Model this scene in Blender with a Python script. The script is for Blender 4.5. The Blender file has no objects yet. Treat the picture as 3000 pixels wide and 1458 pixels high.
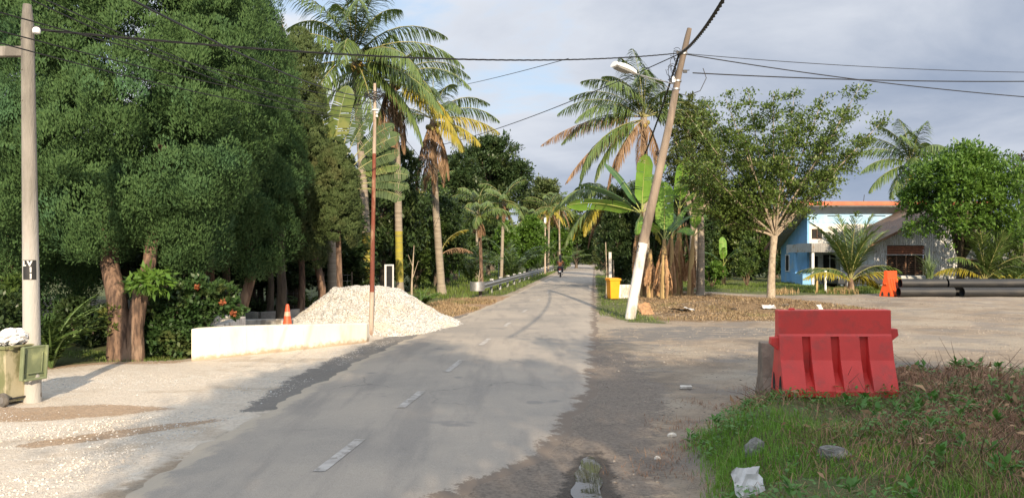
import bpy, math, random
import numpy as np
from mathutils import Vector, Matrix, Euler
R = math.radians
rng = np.random.default_rng(7); random.seed(7)
sc = bpy.context.scene
COL = sc.collection
# ---------------------------------------------------------------- camera
H, HZ, F = 1.9, 750.0, 2224.0          # eye height, horizon row, focal length in photo pixels
cam = bpy.data.cameras.new('camera'); camo = bpy.data.objects.new('camera', cam); COL.objects.link(camo)
camo.location = (0, 0, H); camo.rotation_euler = (R(90), 0, 0)
cam.sensor_width = 36; cam.lens = 36*F/3000; cam.shift_y = (HZ-729)/3000
cam.clip_start = .1; cam.clip_end = 3000
sc.camera = camo
# ---------------------------------------------------------------- world, sun, exposure
SUN_EL, SUN_AZ = 24.0, 10.0            # sun low behind the viewer, a little to the right
s_h = math.cos(R(SUN_EL))
to_sun = Vector((math.sin(R(SUN_AZ))*s_h, -math.cos(R(SUN_AZ))*s_h, math.sin(R(SUN_EL))))
sl = bpy.data.lights.new('sun', 'SUN'); sl.energy = 4.9; sl.angle = R(.5); sl.color = (1, .82, .60)
so = bpy.data.objects.new('sun', sl); COL.objects.link(so); so.location = (8, -40, 30)
so.rotation_euler = to_sun.to_track_quat('Z', 'Y').to_euler()
sc.view_settings.view_transform = 'Standard'; sc.view_settings.look = 'None'
sc.view_settings.exposure = .60; sc.view_settings.gamma = 1
w = bpy.data.worlds.new('World'); sc.world = w; w.use_nodes = True
wt = w.node_tree; wt.nodes.clear()
def nd(nt, typ, ins=None, **props):
    n = nt.nodes.new(typ)
    for k, v in props.items(): setattr(n, k, v)
    for k, v in (ins or {}).items():
        s = n.inputs[k]
        if isinstance(v, bpy.types.NodeSocket): nt.links.new(v, s)
        elif isinstance(v, bpy.types.Node): nt.links.new(v.outputs[0], s)
        else:
            if isinstance(v, tuple) and len(v) == 3 and s.type == 'RGBA': v = v+(1,)
            s.default_value = v
    return n
def mth(nt, op, a, b=0.0, c=0.0, clamp=False):
    return nd(nt, 'ShaderNodeMath', {0: a, 1: b, 2: c}, operation=op, use_clamp=clamp).outputs[0]
def mixc(nt, f, a, b):
    n = nt.nodes.new('ShaderNodeMix'); n.data_type = 'RGBA'
    for k, v in ((0, f), (6, a), (7, b)):
        s = n.inputs[k]
        if isinstance(v, bpy.types.NodeSocket): nt.links.new(v, s)
        else: s.default_value = (v+(1,)) if isinstance(v, tuple) else v
    return n.outputs[2]
def sstep(nt, x, lo, hi):
    n = nd(nt, 'ShaderNodeMapRange', {0: x, 1: lo, 2: hi, 3: 0.0, 4: 1.0}, interpolation_type='SMOOTHSTEP')
    return n.outputs[0]
def noise(nt, vec, scale, detail=4, rough=.55, dist=0.0):
    return nd(nt, 'ShaderNodeTexNoise', {'Vector': vec, 'Scale': scale, 'Detail': detail, 'Roughness': rough, 'Distortion': dist}).outputs[0]
sky = nd(wt, 'ShaderNodeTexSky', sky_type='NISHITA', sun_disc=False, sun_elevation=R(SUN_EL), sun_rotation=R(180-SUN_AZ), air_density=1.2, dust_density=2.0)
tc = nd(wt, 'ShaderNodeTexCoord')
sep = nd(wt, 'ShaderNodeSeparateXYZ', {0: tc.outputs['Generated']})
zz = mth(wt, 'MAXIMUM', sep.outputs[2], .0)
den = mth(wt, 'ADD', zz, .22)
cv = nd(wt, 'ShaderNodeCombineXYZ', {0: mth(wt, 'DIVIDE', sep.outputs[0], den), 1: mth(wt, 'DIVIDE', sep.outputs[1], den), 2: 3.3})
n1 = noise(wt, cv.outputs[0], .55, 7, .5, .3)
n2 = noise(wt, cv.outputs[0], 1.7, 8, .58, .4)
lum = mth(wt, 'ADD', mth(wt, 'MULTIPLY', n1, 1.45), mth(wt, 'MULTIPLY', n2, .75)); lum = mth(wt, 'SUBTRACT', lum, .25)
lum = mth(wt, 'ADD', lum, mth(wt, 'MULTIPLY', zz, .9))
lum = mth(wt, 'SUBTRACT', lum, mth(wt, 'MULTIPLY', sep.outputs[0], .62))
f_l = sstep(wt, lum, .48, 1.36)
cloud = mixc(wt, f_l, (1.85, 2.3, 3.15), (5.1, 5.3, 5.7))
hazef = sstep(wt, zz, .14, .0)
cloud = mixc(wt, mth(wt, 'MULTIPLY', hazef, .35), cloud, (3.4, 3.9, 4.7))
gapf = mth(wt, 'MULTIPLY', sstep(wt, mth(wt, 'SUBTRACT', n2, mth(wt, 'MULTIPLY', sep.outputs[0], .25)), .56, .70), .75)
blue = mixc(wt, .55, sky.outputs[0], (3.3, 4.7, 6.6))
skyc = mixc(wt, gapf, cloud, blue)
# added fill: sky brightened out of view, overhead and behind the viewer
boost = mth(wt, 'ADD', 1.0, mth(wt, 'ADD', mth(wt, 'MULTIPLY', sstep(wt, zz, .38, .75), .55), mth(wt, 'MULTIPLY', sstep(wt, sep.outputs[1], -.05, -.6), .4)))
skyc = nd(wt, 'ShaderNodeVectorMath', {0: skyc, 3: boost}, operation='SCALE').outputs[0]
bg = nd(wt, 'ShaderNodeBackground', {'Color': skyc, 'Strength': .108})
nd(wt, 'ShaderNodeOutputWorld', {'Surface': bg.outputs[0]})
# ---------------------------------------------------------------- helpers: pixels to places
def P(u, v, Y): return Vector(((u-1500)/F*Y, Y, H+(HZ-v)/F*Y))
def G(u, v):
    Y = H*F/(v-HZ); return Vector(((u-1500)/F*Y, Y, 0))
def GX(u, Y): return Vector(((u-1500)/F*Y, Y, 0))
def ZV(v, Y): return H+(HZ-v)/F*Y
# ---------------------------------------------------------------- helpers: materials
def newmat(name):
    m = bpy.data.materials.new(name); m.use_nodes = True; nt = m.node_tree; nt.nodes.clear()
    out = nt.nodes.new('ShaderNodeOutputMaterial'); return m, nt, out
def M(name, c1, c2=None, scale=6, rough=.7, bump=0.0, bscale=40, metallic=0.0, stretch=(1, 1, 1), c3=None, s3=1.5, t3=(.52, .66), spec=.4, lo=.35, hi=.65):
    m, nt, out = newmat(name)
    t = nd(nt, 'ShaderNodeTexCoord')
    mp = nd(nt, 'ShaderNodeMapping', {'Vector': t.outputs['Object'], 'Scale': stretch}).outputs[0]
    c2 = c2 or tuple(x*.8 for x in c1)
    col = mixc(nt, sstep(nt, noise(nt, mp, scale, 6), lo, hi), c1, c2)
    if c3: col = mixc(nt, sstep(nt, noise(nt, mp, s3, 7, .6), *t3), col, c3)
    b = nd(nt, 'ShaderNodeBsdfPrincipled', {'Base Color': col, 'Roughness': rough, 'Metallic': metallic, 'Specular IOR Level': spec})
    if bump:
        bn = nd(nt, 'ShaderNodeBump', {'Height': noise(nt, mp, bscale, 5), 'Strength': bump, 'Distance': .02})
        nt.links.new(bn.outputs[0], b.inputs['Normal'])
    nt.links.new(b.outputs[0], out.inputs[0]); return m
def ML(name, c1, c2, c3=None, rough=.5, trans=.25, nscale=.9, spec=.35, f3=(.5, .7)):
    """foliage: every leaf (mesh island) gets its own tint, clumps drift towards c3"""
    m, nt, out = newmat(name)
    g = nd(nt, 'ShaderNodeNewGeometry'); t = nd(nt, 'ShaderNodeTexCoord')
    col = mixc(nt, g.outputs['Random Per Island'], c1, c2)
    if c3: col = mixc(nt, mth(nt, 'MULTIPLY', sstep(nt, noise(nt, t.outputs['Object'], nscale, 4), *f3), .8), col, c3)
    b = nd(nt, 'ShaderNodeBsdfPrincipled', {'Base Color': col, 'Roughness': rough, 'Specular IOR Level': spec})
    if trans:
        tr = nd(nt, 'ShaderNodeBsdfTranslucent', {'Color': col})
        mx = nd(nt, 'ShaderNodeMixShader', {0: trans, 1: b.outputs[0], 2: tr.outputs[0]})
        nt.links.new(mx.outputs[0], out.inputs[0])
    else: nt.links.new(b.outputs[0], out.inputs[0])
    return m
# ---------------------------------------------------------------- helpers: objects
def tag(o, label=None, cat=None, group=None, kind=None):
    if label: o['label'] = label
    if cat: o['category'] = cat
    if group: o['group'] = group
    if kind: o['kind'] = kind
    return o
def thing(name, label, cat, loc=(0, 0, 0), rz=0.0, group=None):
    o = bpy.data.objects.new(name, None); COL.objects.link(o); o.empty_display_size = .2
    o.location = loc; o.rotation_euler = (0, 0, rz)
    return tag(o, label, cat, group)
def dup(root, loc, rz=0.0, label=None, scale=None, group=None):
    r = root.copy(); COL.objects.link(r); r.location = loc; r.rotation_euler = (0, 0, rz)
    if label: r['label'] = label
    if group: r['group'] = group
    if scale: r.scale = scale if isinstance(scale, tuple) else (scale,)*3
    for ch in list(root.children):
        c = ch.copy(); COL.objects.link(c); c.parent = r
        for gch in list(ch.children):
            d = gch.copy(); COL.objects.link(d); d.parent = c
    return r
def link(name, me, mat, parent=None):
    o = bpy.data.objects.new(name, me); COL.objects.link(o)
    if mat and not me.materials: me.materials.append(mat)
    if parent: o.parent = parent
    return o
def mesh_np(name, V, Fq, mat, parent=None, smooth=False):
    me = bpy.data.meshes.new(name); V = np.asarray(V, dtype=np.float32); Fq = np.asarray(Fq, dtype=np.int32)
    k = Fq.shape[1]
    me.vertices.add(len(V)); me.vertices.foreach_set('co', V.ravel())
    me.loops.add(Fq.size); me.loops.foreach_set('vertex_index', Fq.ravel())
    me.polygons.add(len(Fq)); me.polygons.foreach_set('loop_start', np.arange(0, Fq.size, k, dtype=np.int32))
    me.polygons.foreach_set('loop_total', np.full(len(Fq), k, dtype=np.int32))
    if smooth: me.polygons.foreach_set('use_smooth', np.ones(len(Fq), dtype=bool))
    me.update(calc_edges=True)
    return link(name, me, mat, parent)
class MB:
    def __init__(s): s.v = []; s.f = []
    def add(s, vs, fs):
        b = len(s.v); s.v += [tuple(x) for x in vs]; s.f += [tuple(i+b for i in f) for f in fs]; return s
    def box(s, c, d, rz=0.0, rx=0.0, ry=0.0, taper=1.0):
        m = Euler((rx, ry, rz)).to_matrix(); vs = []
        for z in (-.5, .5):
            k = taper if z > 0 else 1.0
            for x, y in ((-.5, -.5), (.5, -.5), (.5, .5), (-.5, .5)):
                vs.append(Vector(c)+m @ Vector((x*d[0]*k, y*d[1]*k, z*d[2])))
        return s.add(vs, [(3, 2, 1, 0), (4, 5, 6, 7), (0, 1, 5, 4), (1, 2, 6, 5), (2, 3, 7, 6), (3, 0, 4, 7)])
    def tube(s, pts, rad, n=8, cap=True):
        pts = [Vector(p) for p in pts]
        if not hasattr(rad, '__len__'): rad = [rad]*len(pts)
        up = Vector((0, 0, 1)); rings = []; prev = None
        for i, p in enumerate(pts):
            t = (pts[min(i+1, len(pts)-1)]-pts[max(i-1, 0)]).normalized()
            if prev is None:
                a = t.orthogonal().normalized()
            else:
                a = (prev-t*prev.dot(t)).normalized()
            prev = a; b = t.cross(a)
            rings.append([p+(a*math.cos(2*math.pi*k/n)+b*math.sin(2*math.pi*k/n))*rad[i] for k in range(n)])
        vs = [q for r in rings for q in r]; fs = []
        for i in range(len(pts)-1):
            for k in range(n):
                k2 = (k+1) % n; fs.append((i*n+k, i*n+k2, (i+1)*n+k2, (i+1)*n+k))
        if cap:
            fs.append(tuple(range(n-1, -1, -1))); fs.append(tuple((len(pts)-1)*n+k for k in range(n)))
        return s.add(vs, fs)
    def lathe(s, prof, n=20, o=(0, 0, 0), axis='Z', cap=True):
        vs = []; fs = []
        for r, z in prof:
            for k in range(n):
                a = 2*math.pi*k/n; p = (r*math.cos(a), r*math.sin(a), z)
                if axis == 'X': p = (p[2], p[0], p[1])
                if axis == 'Y': p = (p[1], p[2], p[0])
                vs.append((o[0]+p[0], o[1]+p[1], o[2]+p[2]))
        for i in range(len(prof)-1):
            for k in range(n):
                k2 = (k+1) % n; fs.append((i*n+k, i*n+k2, (i+1)*n+k2, (i+1)*n+k))
        if cap:
            fs.append(tuple(range(n-1, -1, -1))); fs.append(tuple((len(prof)-1)*n+k for k in range(n)))
        return s.add(vs, fs)
    def prism(s, poly, a, b, axis='X', caps=True):
        """polygon of (p, q) pairs extruded between a and b along an axis"""
        n = len(poly); vs = []
        for t in (a, b):
            for p, q in poly:
                vs.append((t, p, q) if axis == 'X' else (p, t, q) if axis == 'Y' else (p, q, t))
        fs = [(k, (k+1) % n, n+(k+1) % n, n+k) for k in range(n)]
        if caps: fs += [tuple(range(n-1, -1, -1)), tuple(range(n, 2*n))]
        return s.add(vs, fs)
    def poly(s, pts): return s.add(pts, [tuple(range(len(pts)))])
    def slab(s, quad, th):
        """a quad given thickness along its normal"""
        q = [Vector(p) for p in quad]; nrm = (q[1]-q[0]).cross(q[2]-q[0]).normalized()*th
        return s.add(q+[p+nrm for p in q], [(3, 2, 1, 0), (4, 5, 6, 7), (0, 1, 5, 4), (1, 2, 6, 5), (2, 3, 7, 6), (3, 0, 4, 7)])
    def ball(s, c, r, n=10, m=6, jit=0.0):
        c = Vector(c); r = r if hasattr(r, '__len__') else (r, r, r); vs = [c+Vector((0, 0, -r[2]))]; fs = []
        for i in range(1, m):
            th = math.pi*i/m-math.pi/2
            for k in range(n):
                a = 2*math.pi*k/n; j = 1+random.uniform(-jit, jit)
                vs.append(c+Vector((r[0]*math.cos(th)*math.cos(a)*j, r[1]*math.cos(th)*math.sin(a)*j, r[2]*math.sin(th)*j)))
        vs.append(c+Vector((0, 0, r[2]))); L = len(vs)-1
        for k in range(n): fs.append((0, 1+(k+1) % n, 1+k))
        for i in range(m-2):
            for k in range(n):
                a = 1+i*n+k; b = 1+i*n+(k+1) % n; fs.append((a, b, b+n, a+n))
        for k in range(n): fs.append((L, 1+(m-2)*n+k, 1+(m-2)*n+(k+1) % n))
        return s.add(vs, fs)
    def build(s, name, mat, parent=None, smooth=False, bevel=0.0, origin=None):
        me = bpy.data.meshes.new(name)
        vs = s.v if origin is None else [(x-origin[0], y-origin[1], z-origin[2]) for x, y, z in s.v]
        me.from_pydata(vs, [], s.f); me.update()
        if smooth: me.polygons.foreach_set('use_smooth', [True]*len(me.polygons))
        o = link(name, me, mat, parent)
        if origin is not None: o.location = origin
        if smooth:
            try: me.set_sharp_from_angle(angle=R(40))
            except Exception: pass
        if bevel:
            b = o.modifiers.new('bevel', 'BEVEL'); b.width = bevel; b.segments = 2; b.limit_method = 'ANGLE'; b.angle_limit = R(35)
        return o
# ---------------------------------------------------------------- helpers: leaves by the thousand
UP = np.array((0, 0, 1.0))
def unit(v): return v/np.maximum(np.linalg.norm(v, axis=-1, keepdims=True), 1e-9)
def runit(n): return unit(rng.normal(size=(n, 3)))
def cards(Pt, D, L, W, flat=0.0, fold=.0, mid=.45):
    n = len(Pt); D = unit(D); L = np.broadcast_to(L, (n,)); W = np.broadcast_to(W, (n,))
    S = np.cross(D, UP*flat+runit(n)*(1-flat)); S = unit(S); N = np.cross(S, D)
    m = Pt+D*(L*mid)[:, None]
    e = N*(fold*L)[:, None]
    V = np.stack([Pt, m+S*(W/2)[:, None]+e, Pt+D*L[:, None], m-S*(W/2)[:, None]+e], 1).reshape(-1, 3)
    return V, np.arange(4*n).reshape(n, 4)
def cat(parts):
    V = []; Fs = []; b = 0
    for v, f in parts:
        V.append(v); Fs.append(f+b); b += len(v)
    return np.concatenate(V), np.concatenate(Fs)
def crown(blobs, nleaf, L, W, sub=16, spread=.33, up=.25, flat=.6, shell=.6, fold=.04, outw=.6):
    """leaf clusters over a set of ellipsoid limbs-ends (x, y, z, rx, ry, rz)"""
    B = np.array(blobs, float); area = (B[:, 3]*B[:, 4]+B[:, 4]*B[:, 5]+B[:, 3]*B[:, 5]); pr = area/area.sum()
    ns = len(B)*sub
    bi = rng.choice(len(B), ns, p=pr); u = runit(ns); rad = rng.uniform(shell, 1.0, ns)[:, None]
    C = B[bi, :3]+u*B[bi, 3:]*rad
    si = rng.integers(0, ns, nleaf)
    sz = spread*B[bi[si], 3:].mean(1)*rng.uniform(.6, 1.3, ns)[si]
    off = rng.normal(size=(nleaf, 3))*.55; off[:, 2] *= .7
    Pt = C[si]+off*sz[:, None]
    D = u[si]*outw+runit(nleaf)*.8+UP*up
    l = L*rng.uniform(.65, 1.3, nleaf)
    return cards(Pt, D, l, l*(W/L), flat, fold)
def limb(mb, a, b, r0, r1, bend=.15, n=6, seg=5):
    a = Vector(a); b = Vector(b); d = b-a; o = Vector((random.uniform(-1, 1), random.uniform(-1, 1), random.uniform(0, 1)))*d.length*bend
    pts = [a+d*t+o*math.sin(math.pi*t) for t in [i/seg for i in range(seg+1)]]
    mb.tube(pts, [r0+(r1-r0)*i/seg for i in range(seg+1)], n, cap=False)
    return pts
# ================================================================ GROUND, ROAD
def poly_sd(x, y, poly):
    """signed distance (inside positive) to a polygon, vectorised"""
    pts = [(p[0], p[1]) for p in poly]; d = np.full(x.shape, 1e9); ins = np.zeros(x.shape, bool)
    for i in range(len(pts)):
        ax, ay = pts[i]; bx, by = pts[(i+1) % len(pts)]; ex, ey = bx-ax, by-ay; wx, wy = x-ax, y-ay
        t = np.clip((wx*ex+wy*ey)/(ex*ex+ey*ey+1e-12), 0, 1)
        d = np.minimum(d, np.hypot(wx-ex*t, wy-ey*t))
        c = ((ay <= y) & (by > y)) | ((by <= y) & (ay > y))
        with np.errstate(divide='ignore', invalid='ignore'): xi = ax+(y-ay)/(by-ay)*ex
        ins ^= c & (x < xi)
    return np.where(ins, d, -d)
def ss(t): t = np.clip(t, 0, 1); return t*t*(3-2*t)
XL = ([0, 4, 5.5, 6, 7, 8.5, 10, 11], [1.0, 1.02, 1.08, 1.16, 1.42, 1.95, 2.6, 3.6])
def zmound(x, y):
    x = np.asarray(x, float); y = np.asarray(y, float)
    xl = np.interp(y, XL[0], XL[1])+.12*np.sin(y*2.3); yb = 10.4+(x-3)*.12+.2*np.sin(x*1.7)
    h = .33+.055*np.clip(x-3.2, 0, 12)+.05*np.sin(x*1.9+y*1.3)+.035*np.sin(x*3.7-y*2.9+1)+.028*np.sin(x*7.1+y*3.3)*np.sin(y*6.7-x*2.1)
    return h*ss((x-xl)/1.1)*ss((yb-y)/1.5)*ss((y-.5)/2)
def zground(x, y):
    x = np.asarray(x, float); y = np.asarray(y, float)
    z = zmound(x, y)
    d = np.hypot((x-9.3)/3.6, (y-28.5)/2.2); z = z+.22*ss(1.25-d)              # litter heap round the pale tree
    und = .035*np.sin(x*.8+1)*np.sin(y*.7)+.02*np.sin(x*2.1+y*1.7)
    far = np.clip((np.abs(x-.109*y+2)-4.2)/2, 0, 1)
    return z+und*far-.012*(1-far)
xs = np.unique(np.concatenate([np.arange(-15, 15.01, .14), 15*1.09**np.arange(1, 42), -15*1.09**np.arange(1, 42)]))
ys = np.unique(np.concatenate([np.arange(3.5, 32, .14), 32*1.055**np.arange(1, 60), 3.4-2.5*np.arange(1, 26)]))
gx, gy = np.meshgrid(xs, ys); X = gx.ravel(); Y = gy.ravel(); Z = zground(X, Y)
nx, ny = len(xs), len(ys); ii = np.arange(nx*ny).reshape(ny, nx)
Fq = np.stack([ii[:-1, :-1], ii[:-1, 1:], ii[1:, 1:], ii[1:, :-1]], -1).reshape(-1, 4)
def zone(poly, wd): return np.clip(.5+poly_sd(X, Y, poly)/(2*wd), 0, 1)
g = lambda *a: [G(*p) for p in a]
road_c = lambda y: .109*y
LG = [(-3.4, 4), (-3.3, 6), (-2.9, 10), (-2.6, 15), (-1.9, 20.5)]
white = np.maximum(zone(LG+[(-3.2, 21), (-5.2, 19), (-6, 14.2), (-8.6, 12.6), (-30, 11.5), (-30, 4)], .5), zone([(-4.4, 17.5), (-1.9, 19), (-1.2, 23), (-3, 25), (-7, 24), (-7, 18)], .8))
brown = np.maximum(zone(g((0, 1195), (330, 1180), (520, 1195), (330, 1215), (0, 1235))+[(-30, 9), (-30, 9.6)], .16), zone(g((60, 1296), (250, 1268), (420, 1246), (640, 1222), (660, 1228), (440, 1262), (270, 1288), (80, 1310)), .10))
brown = np.maximum(brown, zone([(-9, 12.7), (-6.0, 14.0), (-3.4, 16.8), (-3.1, 17.0), (-5.8, 14.4), (-6, 13.6), (-9, 12.3)], .3)); brown = np.maximum(brown, zone([(-3.6, 23), (-1.5, 23.5), (-.9, 27), (.2, 36), (-1.5, 36), (-3.5, 30)], .5))
asph = np.maximum(zone(g((1752, 958), (2000, 952), (2290, 958), (2300, 985), (2000, 996), (1755, 1012)), .5)*.62, 0); asph = np.maximum(asph, zone([(-3.35, 9.3), (-3.45, 11.5), (-3.35, 14), (-3.1, 17), (-2.75, 20), (-1.8, 24), (-.9, 27.5), (-.7, 25), (-1.3, 19), (-2.2, 14), (-2.75, 9.5)], .22))
mud = np.maximum(zone([(-1.3, 4), (-1.0, 6.0), (-.3, 7), (.6, 8.9), (1.3, 13), (1.6, 16), (2.2, 15), (2.1, 10.5), (1.5, 8), (1.2, 6), (1.1, 4)], .5), 0)
wet = zone(g((1752, 1322), (1790, 1350), (1800, 1400), (1815, 1458), (1830, 1530), (1600, 1530), (1640, 1440), (1668, 1370), (1700, 1325)), .16)
lawn = np.maximum.reduce([zone([(-60, 12.8), (-8.4, 12.8), (-5.9, 14.1), (-6.1, 17), (-6.2, 26), (-2.2, 30), (-.6, 36), (.2, 42), (5, 90), (28, 300), (-300, 300), (-300, 12)], .35),
                          zone([(2.9, 26), (3.1, 24), (3.4, 22), (4.4, 21.5), (4.3, 24), (4.5, 28), (5.2, 34), (6, 44), (12, 110), (40, 300), (35, 300), (10, 90), (4.6, 41)], .35),
                          zone([(8, 46), (9, 42), (13, 37.5), (17, 37), (19, 39), (24, 38), (60, 39), (300, 60), (300, 320), (42, 310), (13, 110), (7, 56)], .8),
                          np.clip(zmound(X, Y)*9-.35, 0, 1)])
litter = np.maximum(zone([(3.8, 25), (4.2, 22.6), (6.5, 22), (10.5, 22.4), (13, 26), (13, 31), (10, 38), (7, 43.5), (6.2, 43), (5, 33)], .8), np.clip(zmound(X, Y)*6-.4, 0, 1)*ss((X-2.6)/2)*.75)
gnd = mesh_np('ground', np.stack([X, Y, Z], 1), Fq, None, smooth=True)
for nm, arr in (('white', white), ('brown', brown), ('asph', asph), ('mud', mud), ('wet', wet), ('lawn', lawn), ('litter', litter)):
    at = gnd.data.attributes.new(nm, 'FLOAT', 'POINT'); at.data.foreach_set('value', arr.astype(np.float32))
m, nt, out = newmat('ground_soil')
pos = nd(nt, 'ShaderNodeTexCoord').outputs['Object']
st = nd(nt, 'ShaderNodeMapping', {'Vector': pos, 'Scale': (.8, 1.15, 1.0)}).outputs[0]
nA = noise(nt, st, .7, 8, .6); nB = noise(nt, st, 3.1, 8, .65, .5); nC = noise(nt, pos, 26, 5, .7); nD = noise(nt, pos, 90, 3, .7)
vor = nd(nt, 'ShaderNodeTexVoronoi', {'Vector': pos, 'Scale': 38.0, 'Randomness': 1.0}, feature='F1')
peb = sstep(nt, vor.outputs['Distance'], .42, .15)
peb = mth(nt, 'MULTIPLY', peb, sstep(nt, nB, .46, .60))
col = mixc(nt, sstep(nt, nB, .36, .64), (.37, .295, .215), (.27, .215, .16)); nL = noise(nt, pos, .28, 7, .62, .4); col = mixc(nt, mth(nt, 'MULTIPLY', sstep(nt, nL, .44, .60), .75), col, (.40, .345, .27)); col = mixc(nt, mth(nt, 'MULTIPLY', sstep(nt, nL, .47, .36), .7), col, (.205, .165, .125))
col = mixc(nt, mth(nt, 'MULTIPLY', sstep(nt, nA, .50, .60), .6), col, (.22, .20, .18))
col = mixc(nt, mth(nt, 'MULTIPLY', sstep(nt, nC, .50, .68), .5), col, (.15, .12, .09))
col = mixc(nt, mth(nt, 'MULTIPLY', peb, .6), col, (.42, .38, .32))
def zmix(col, nm, c1, c2, ragged=.75, strength=1.0):
    a = nd(nt, 'ShaderNodeAttribute', attribute_name=nm).outputs['Fac']
    nn = mth(nt, 'ADD', mth(nt, 'MULTIPLY', nB, .65), mth(nt, 'MULTIPLY', nC, .35))
    f = sstep(nt, mth(nt, 'ADD', a, mth(nt, 'MULTIPLY', mth(nt, 'SUBTRACT', nn, .5), ragged*2.2)), .36, .60)
    fz = mth(nt, 'MULTIPLY', f, strength) if strength < 1 else f
    zc = mixc(nt, sstep(nt, nC, .36, .66), c1, c2)
    return mixc(nt, fz, col, zc), f
col, _ = zmix(col, 'litter', (.27, .185, .10), (.17, .115, .065))
col, _ = zmix(col, 'lawn', (.075, .11, .03), (.13, .12, .05))
col, fw = zmix(col, 'white', (.70, .615, .505), (.54, .465, .375), .55)
stn = mixc(nt, mth(nt, 'MULTIPLY', sstep(nt, nA, .50, .62), .6), col, (.40, .315, .225)); stn = mixc(nt, mth(nt, 'MULTIPLY', sstep(nt, nB, .50, .62), .5), stn, (.74, .69, .60)); col = mixc(nt, fw, col, stn)
pw = mth(nt, 'MULTIPLY', fw, mth(nt, 'MULTIPLY', sstep(nt, vor.outputs['Distance'], .5, .1), sstep(nt, nA, .35, .6)))
col = mixc(nt, mth(nt, 'MULTIPLY', pw, .5), col, (.72, .67, .58))
col, _ = zmix(col, 'brown', (.42, .27, .15), (.29, .19, .115), .8, .75)
col, _ = zmix(col, 'asph', (.155, .148, .14), (.215, .20, .18), 1.1, .9)
col, fm = zmix(col, 'mud', (.25, .205, .165), (.16, .13, .104), .9, .92)
col, fwet = zmix(col, 'wet', (.085, .068, .054), (.055, .044, .036), .8)
rgh = mth(nt, 'SUBTRACT', nd(nt, 'ShaderNodeMapRange', {0: fm, 1: 0.0, 2: 1.0, 3: .9, 4: .68}).outputs[0], mth(nt, 'MULTIPLY', fwet, .22))
b = nd(nt, 'ShaderNodeBsdfPrincipled', {'Base Color': col, 'Roughness': rgh, 'Specular IOR Level': .3})
hgt = mth(nt, 'ADD', mth(nt, 'MULTIPLY', nC, .6), mth(nt, 'ADD', mth(nt, 'MULTIPLY', peb, .4), mth(nt, 'MULTIPLY', nD, .35)))
bp = nd(nt, 'ShaderNodeBump', {'Height': hgt, 'Strength': .9, 'Distance': .05})
nt.links.new(bp.outputs[0], b.inputs['Normal']); nt.links.new(b.outputs[0], out.inputs[0])
gnd.data.materials.append(m); tag(gnd, kind='structure')

# road sheet with crumbled edges
RE = ([-40, 4, 5.5, 6, 6.6, 7.2, 8.8, 10, 12, 17, 25, 40, 300], [-1.5, -1.4, -1.25, -1.08, -.72, -.46, -.2, -.02, .06, .1, .08, .0, .0])
LE = ([-40, 4, 6, 8, 10, 15, 22, 33, 300], [-3.7, -3.72, -3.78, -3.98, -4.12, -4.35, -4.25, -4.05, -4.1])
def bend(y): return .109*y-np.clip((y-100)/75, 0, 9)**2*1.5
rys = np.unique(np.concatenate([np.arange(-40, 3, 2.0), np.arange(3, 30, .1), np.arange(30, 60, .5), np.arange(60, 300, 4)]))
k1 = .13*np.interp(rys, [0, 20, 60], [1, .7, .5])
def jag(y, s): return np.sin(y*2.1+s)*.35+np.sin(y*5.3+s*2)*.3+np.sin(y*11.7+s*3)*.22+np.sin(y*23.1+s)*.13
le = np.interp(rys, *LE)+bend(rys)+k1*jag(rys, 1.0); re = np.interp(rys, *RE)+bend(rys)+k1*jag(rys, 4.0)
ts = np.linspace(0, 1, 15); rv = np.zeros((len(rys), 15, 3))
rv[:, :, 0] = le[:, None]+(re-le)[:, None]*ts; rv[:, :, 1] = rys[:, None]
rv[:, :, 2] = .012+.03*np.sin(np.pi*ts)[None, :]; rv[:, 0, 2] = rv[:, -1, 2] = -.014
jj = np.arange(len(rys)*15).reshape(-1, 15)
rf = np.stack([jj[:-1, :-1], jj[:-1, 1:], jj[1:, 1:], jj[1:, :-1]], -1).reshape(-1, 4)
m, nt, out = newmat('worn_asphalt')
pos = nd(nt, 'ShaderNodeTexCoord').outputs['Object']
al = nd(nt, 'ShaderNodeMapping', {'Vector': pos, 'Rotation': (0, 0, R(6.2)), 'Scale': (1.3, .16, 1)}).outputs[0]
nA = noise(nt, pos, .35, 7, .6); nS = noise(nt, al, 1.5, 6, .6); nC = noise(nt, pos, 34, 5, .75); nD = noise(nt, pos, 140, 3, .8)
col = mixc(nt, sstep(nt, nA, .36, .66), (.375, .325, .265), (.265, .24, .208))
col = mixc(nt, mth(nt, 'MULTIPLY', sstep(nt, nS, .48, .64), .5), col, (.185, .17, .155))
col = mixc(nt, mth(nt, 'MULTIPLY', sstep(nt, nC, .52, .70), .30), col, (.15, .14, .13))
col = mixc(nt, mth(nt, 'MULTIPLY', sstep(nt, nD, .52, .66), .55), col, (.50, .455, .40)); col = mixc(nt, mth(nt, 'MULTIPLY', sstep(nt, nD, .46, .36), .5), col, (.13, .12, .11))
vw = nd(nt, 'ShaderNodeVectorMath', {0: pos, 1: nd(nt, 'ShaderNodeTexNoise', {'Vector': pos, 'Scale': 1.1, 'Detail': 5.0}).outputs[1]}, operation='ADD').outputs[0]
vc = nd(nt, 'ShaderNodeTexVoronoi', {'Vector': vw, 'Scale': .42}, feature='DISTANCE_TO_EDGE').outputs['Distance']
crk = mth(nt, 'MULTIPLY', sstep(nt, vc, .008, .002), sstep(nt, nA, .50, .60))
col = mixc(nt, mth(nt, 'MULTIPLY', crk, .5), col, (.09, .085, .08))
ptc = sstep(nt, noise(nt, pos, .8, 3, .5), .66, .69); col = mixc(nt, mth(nt, 'MULTIPLY', ptc, .6), col, (.19, .18, .17))
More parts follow.
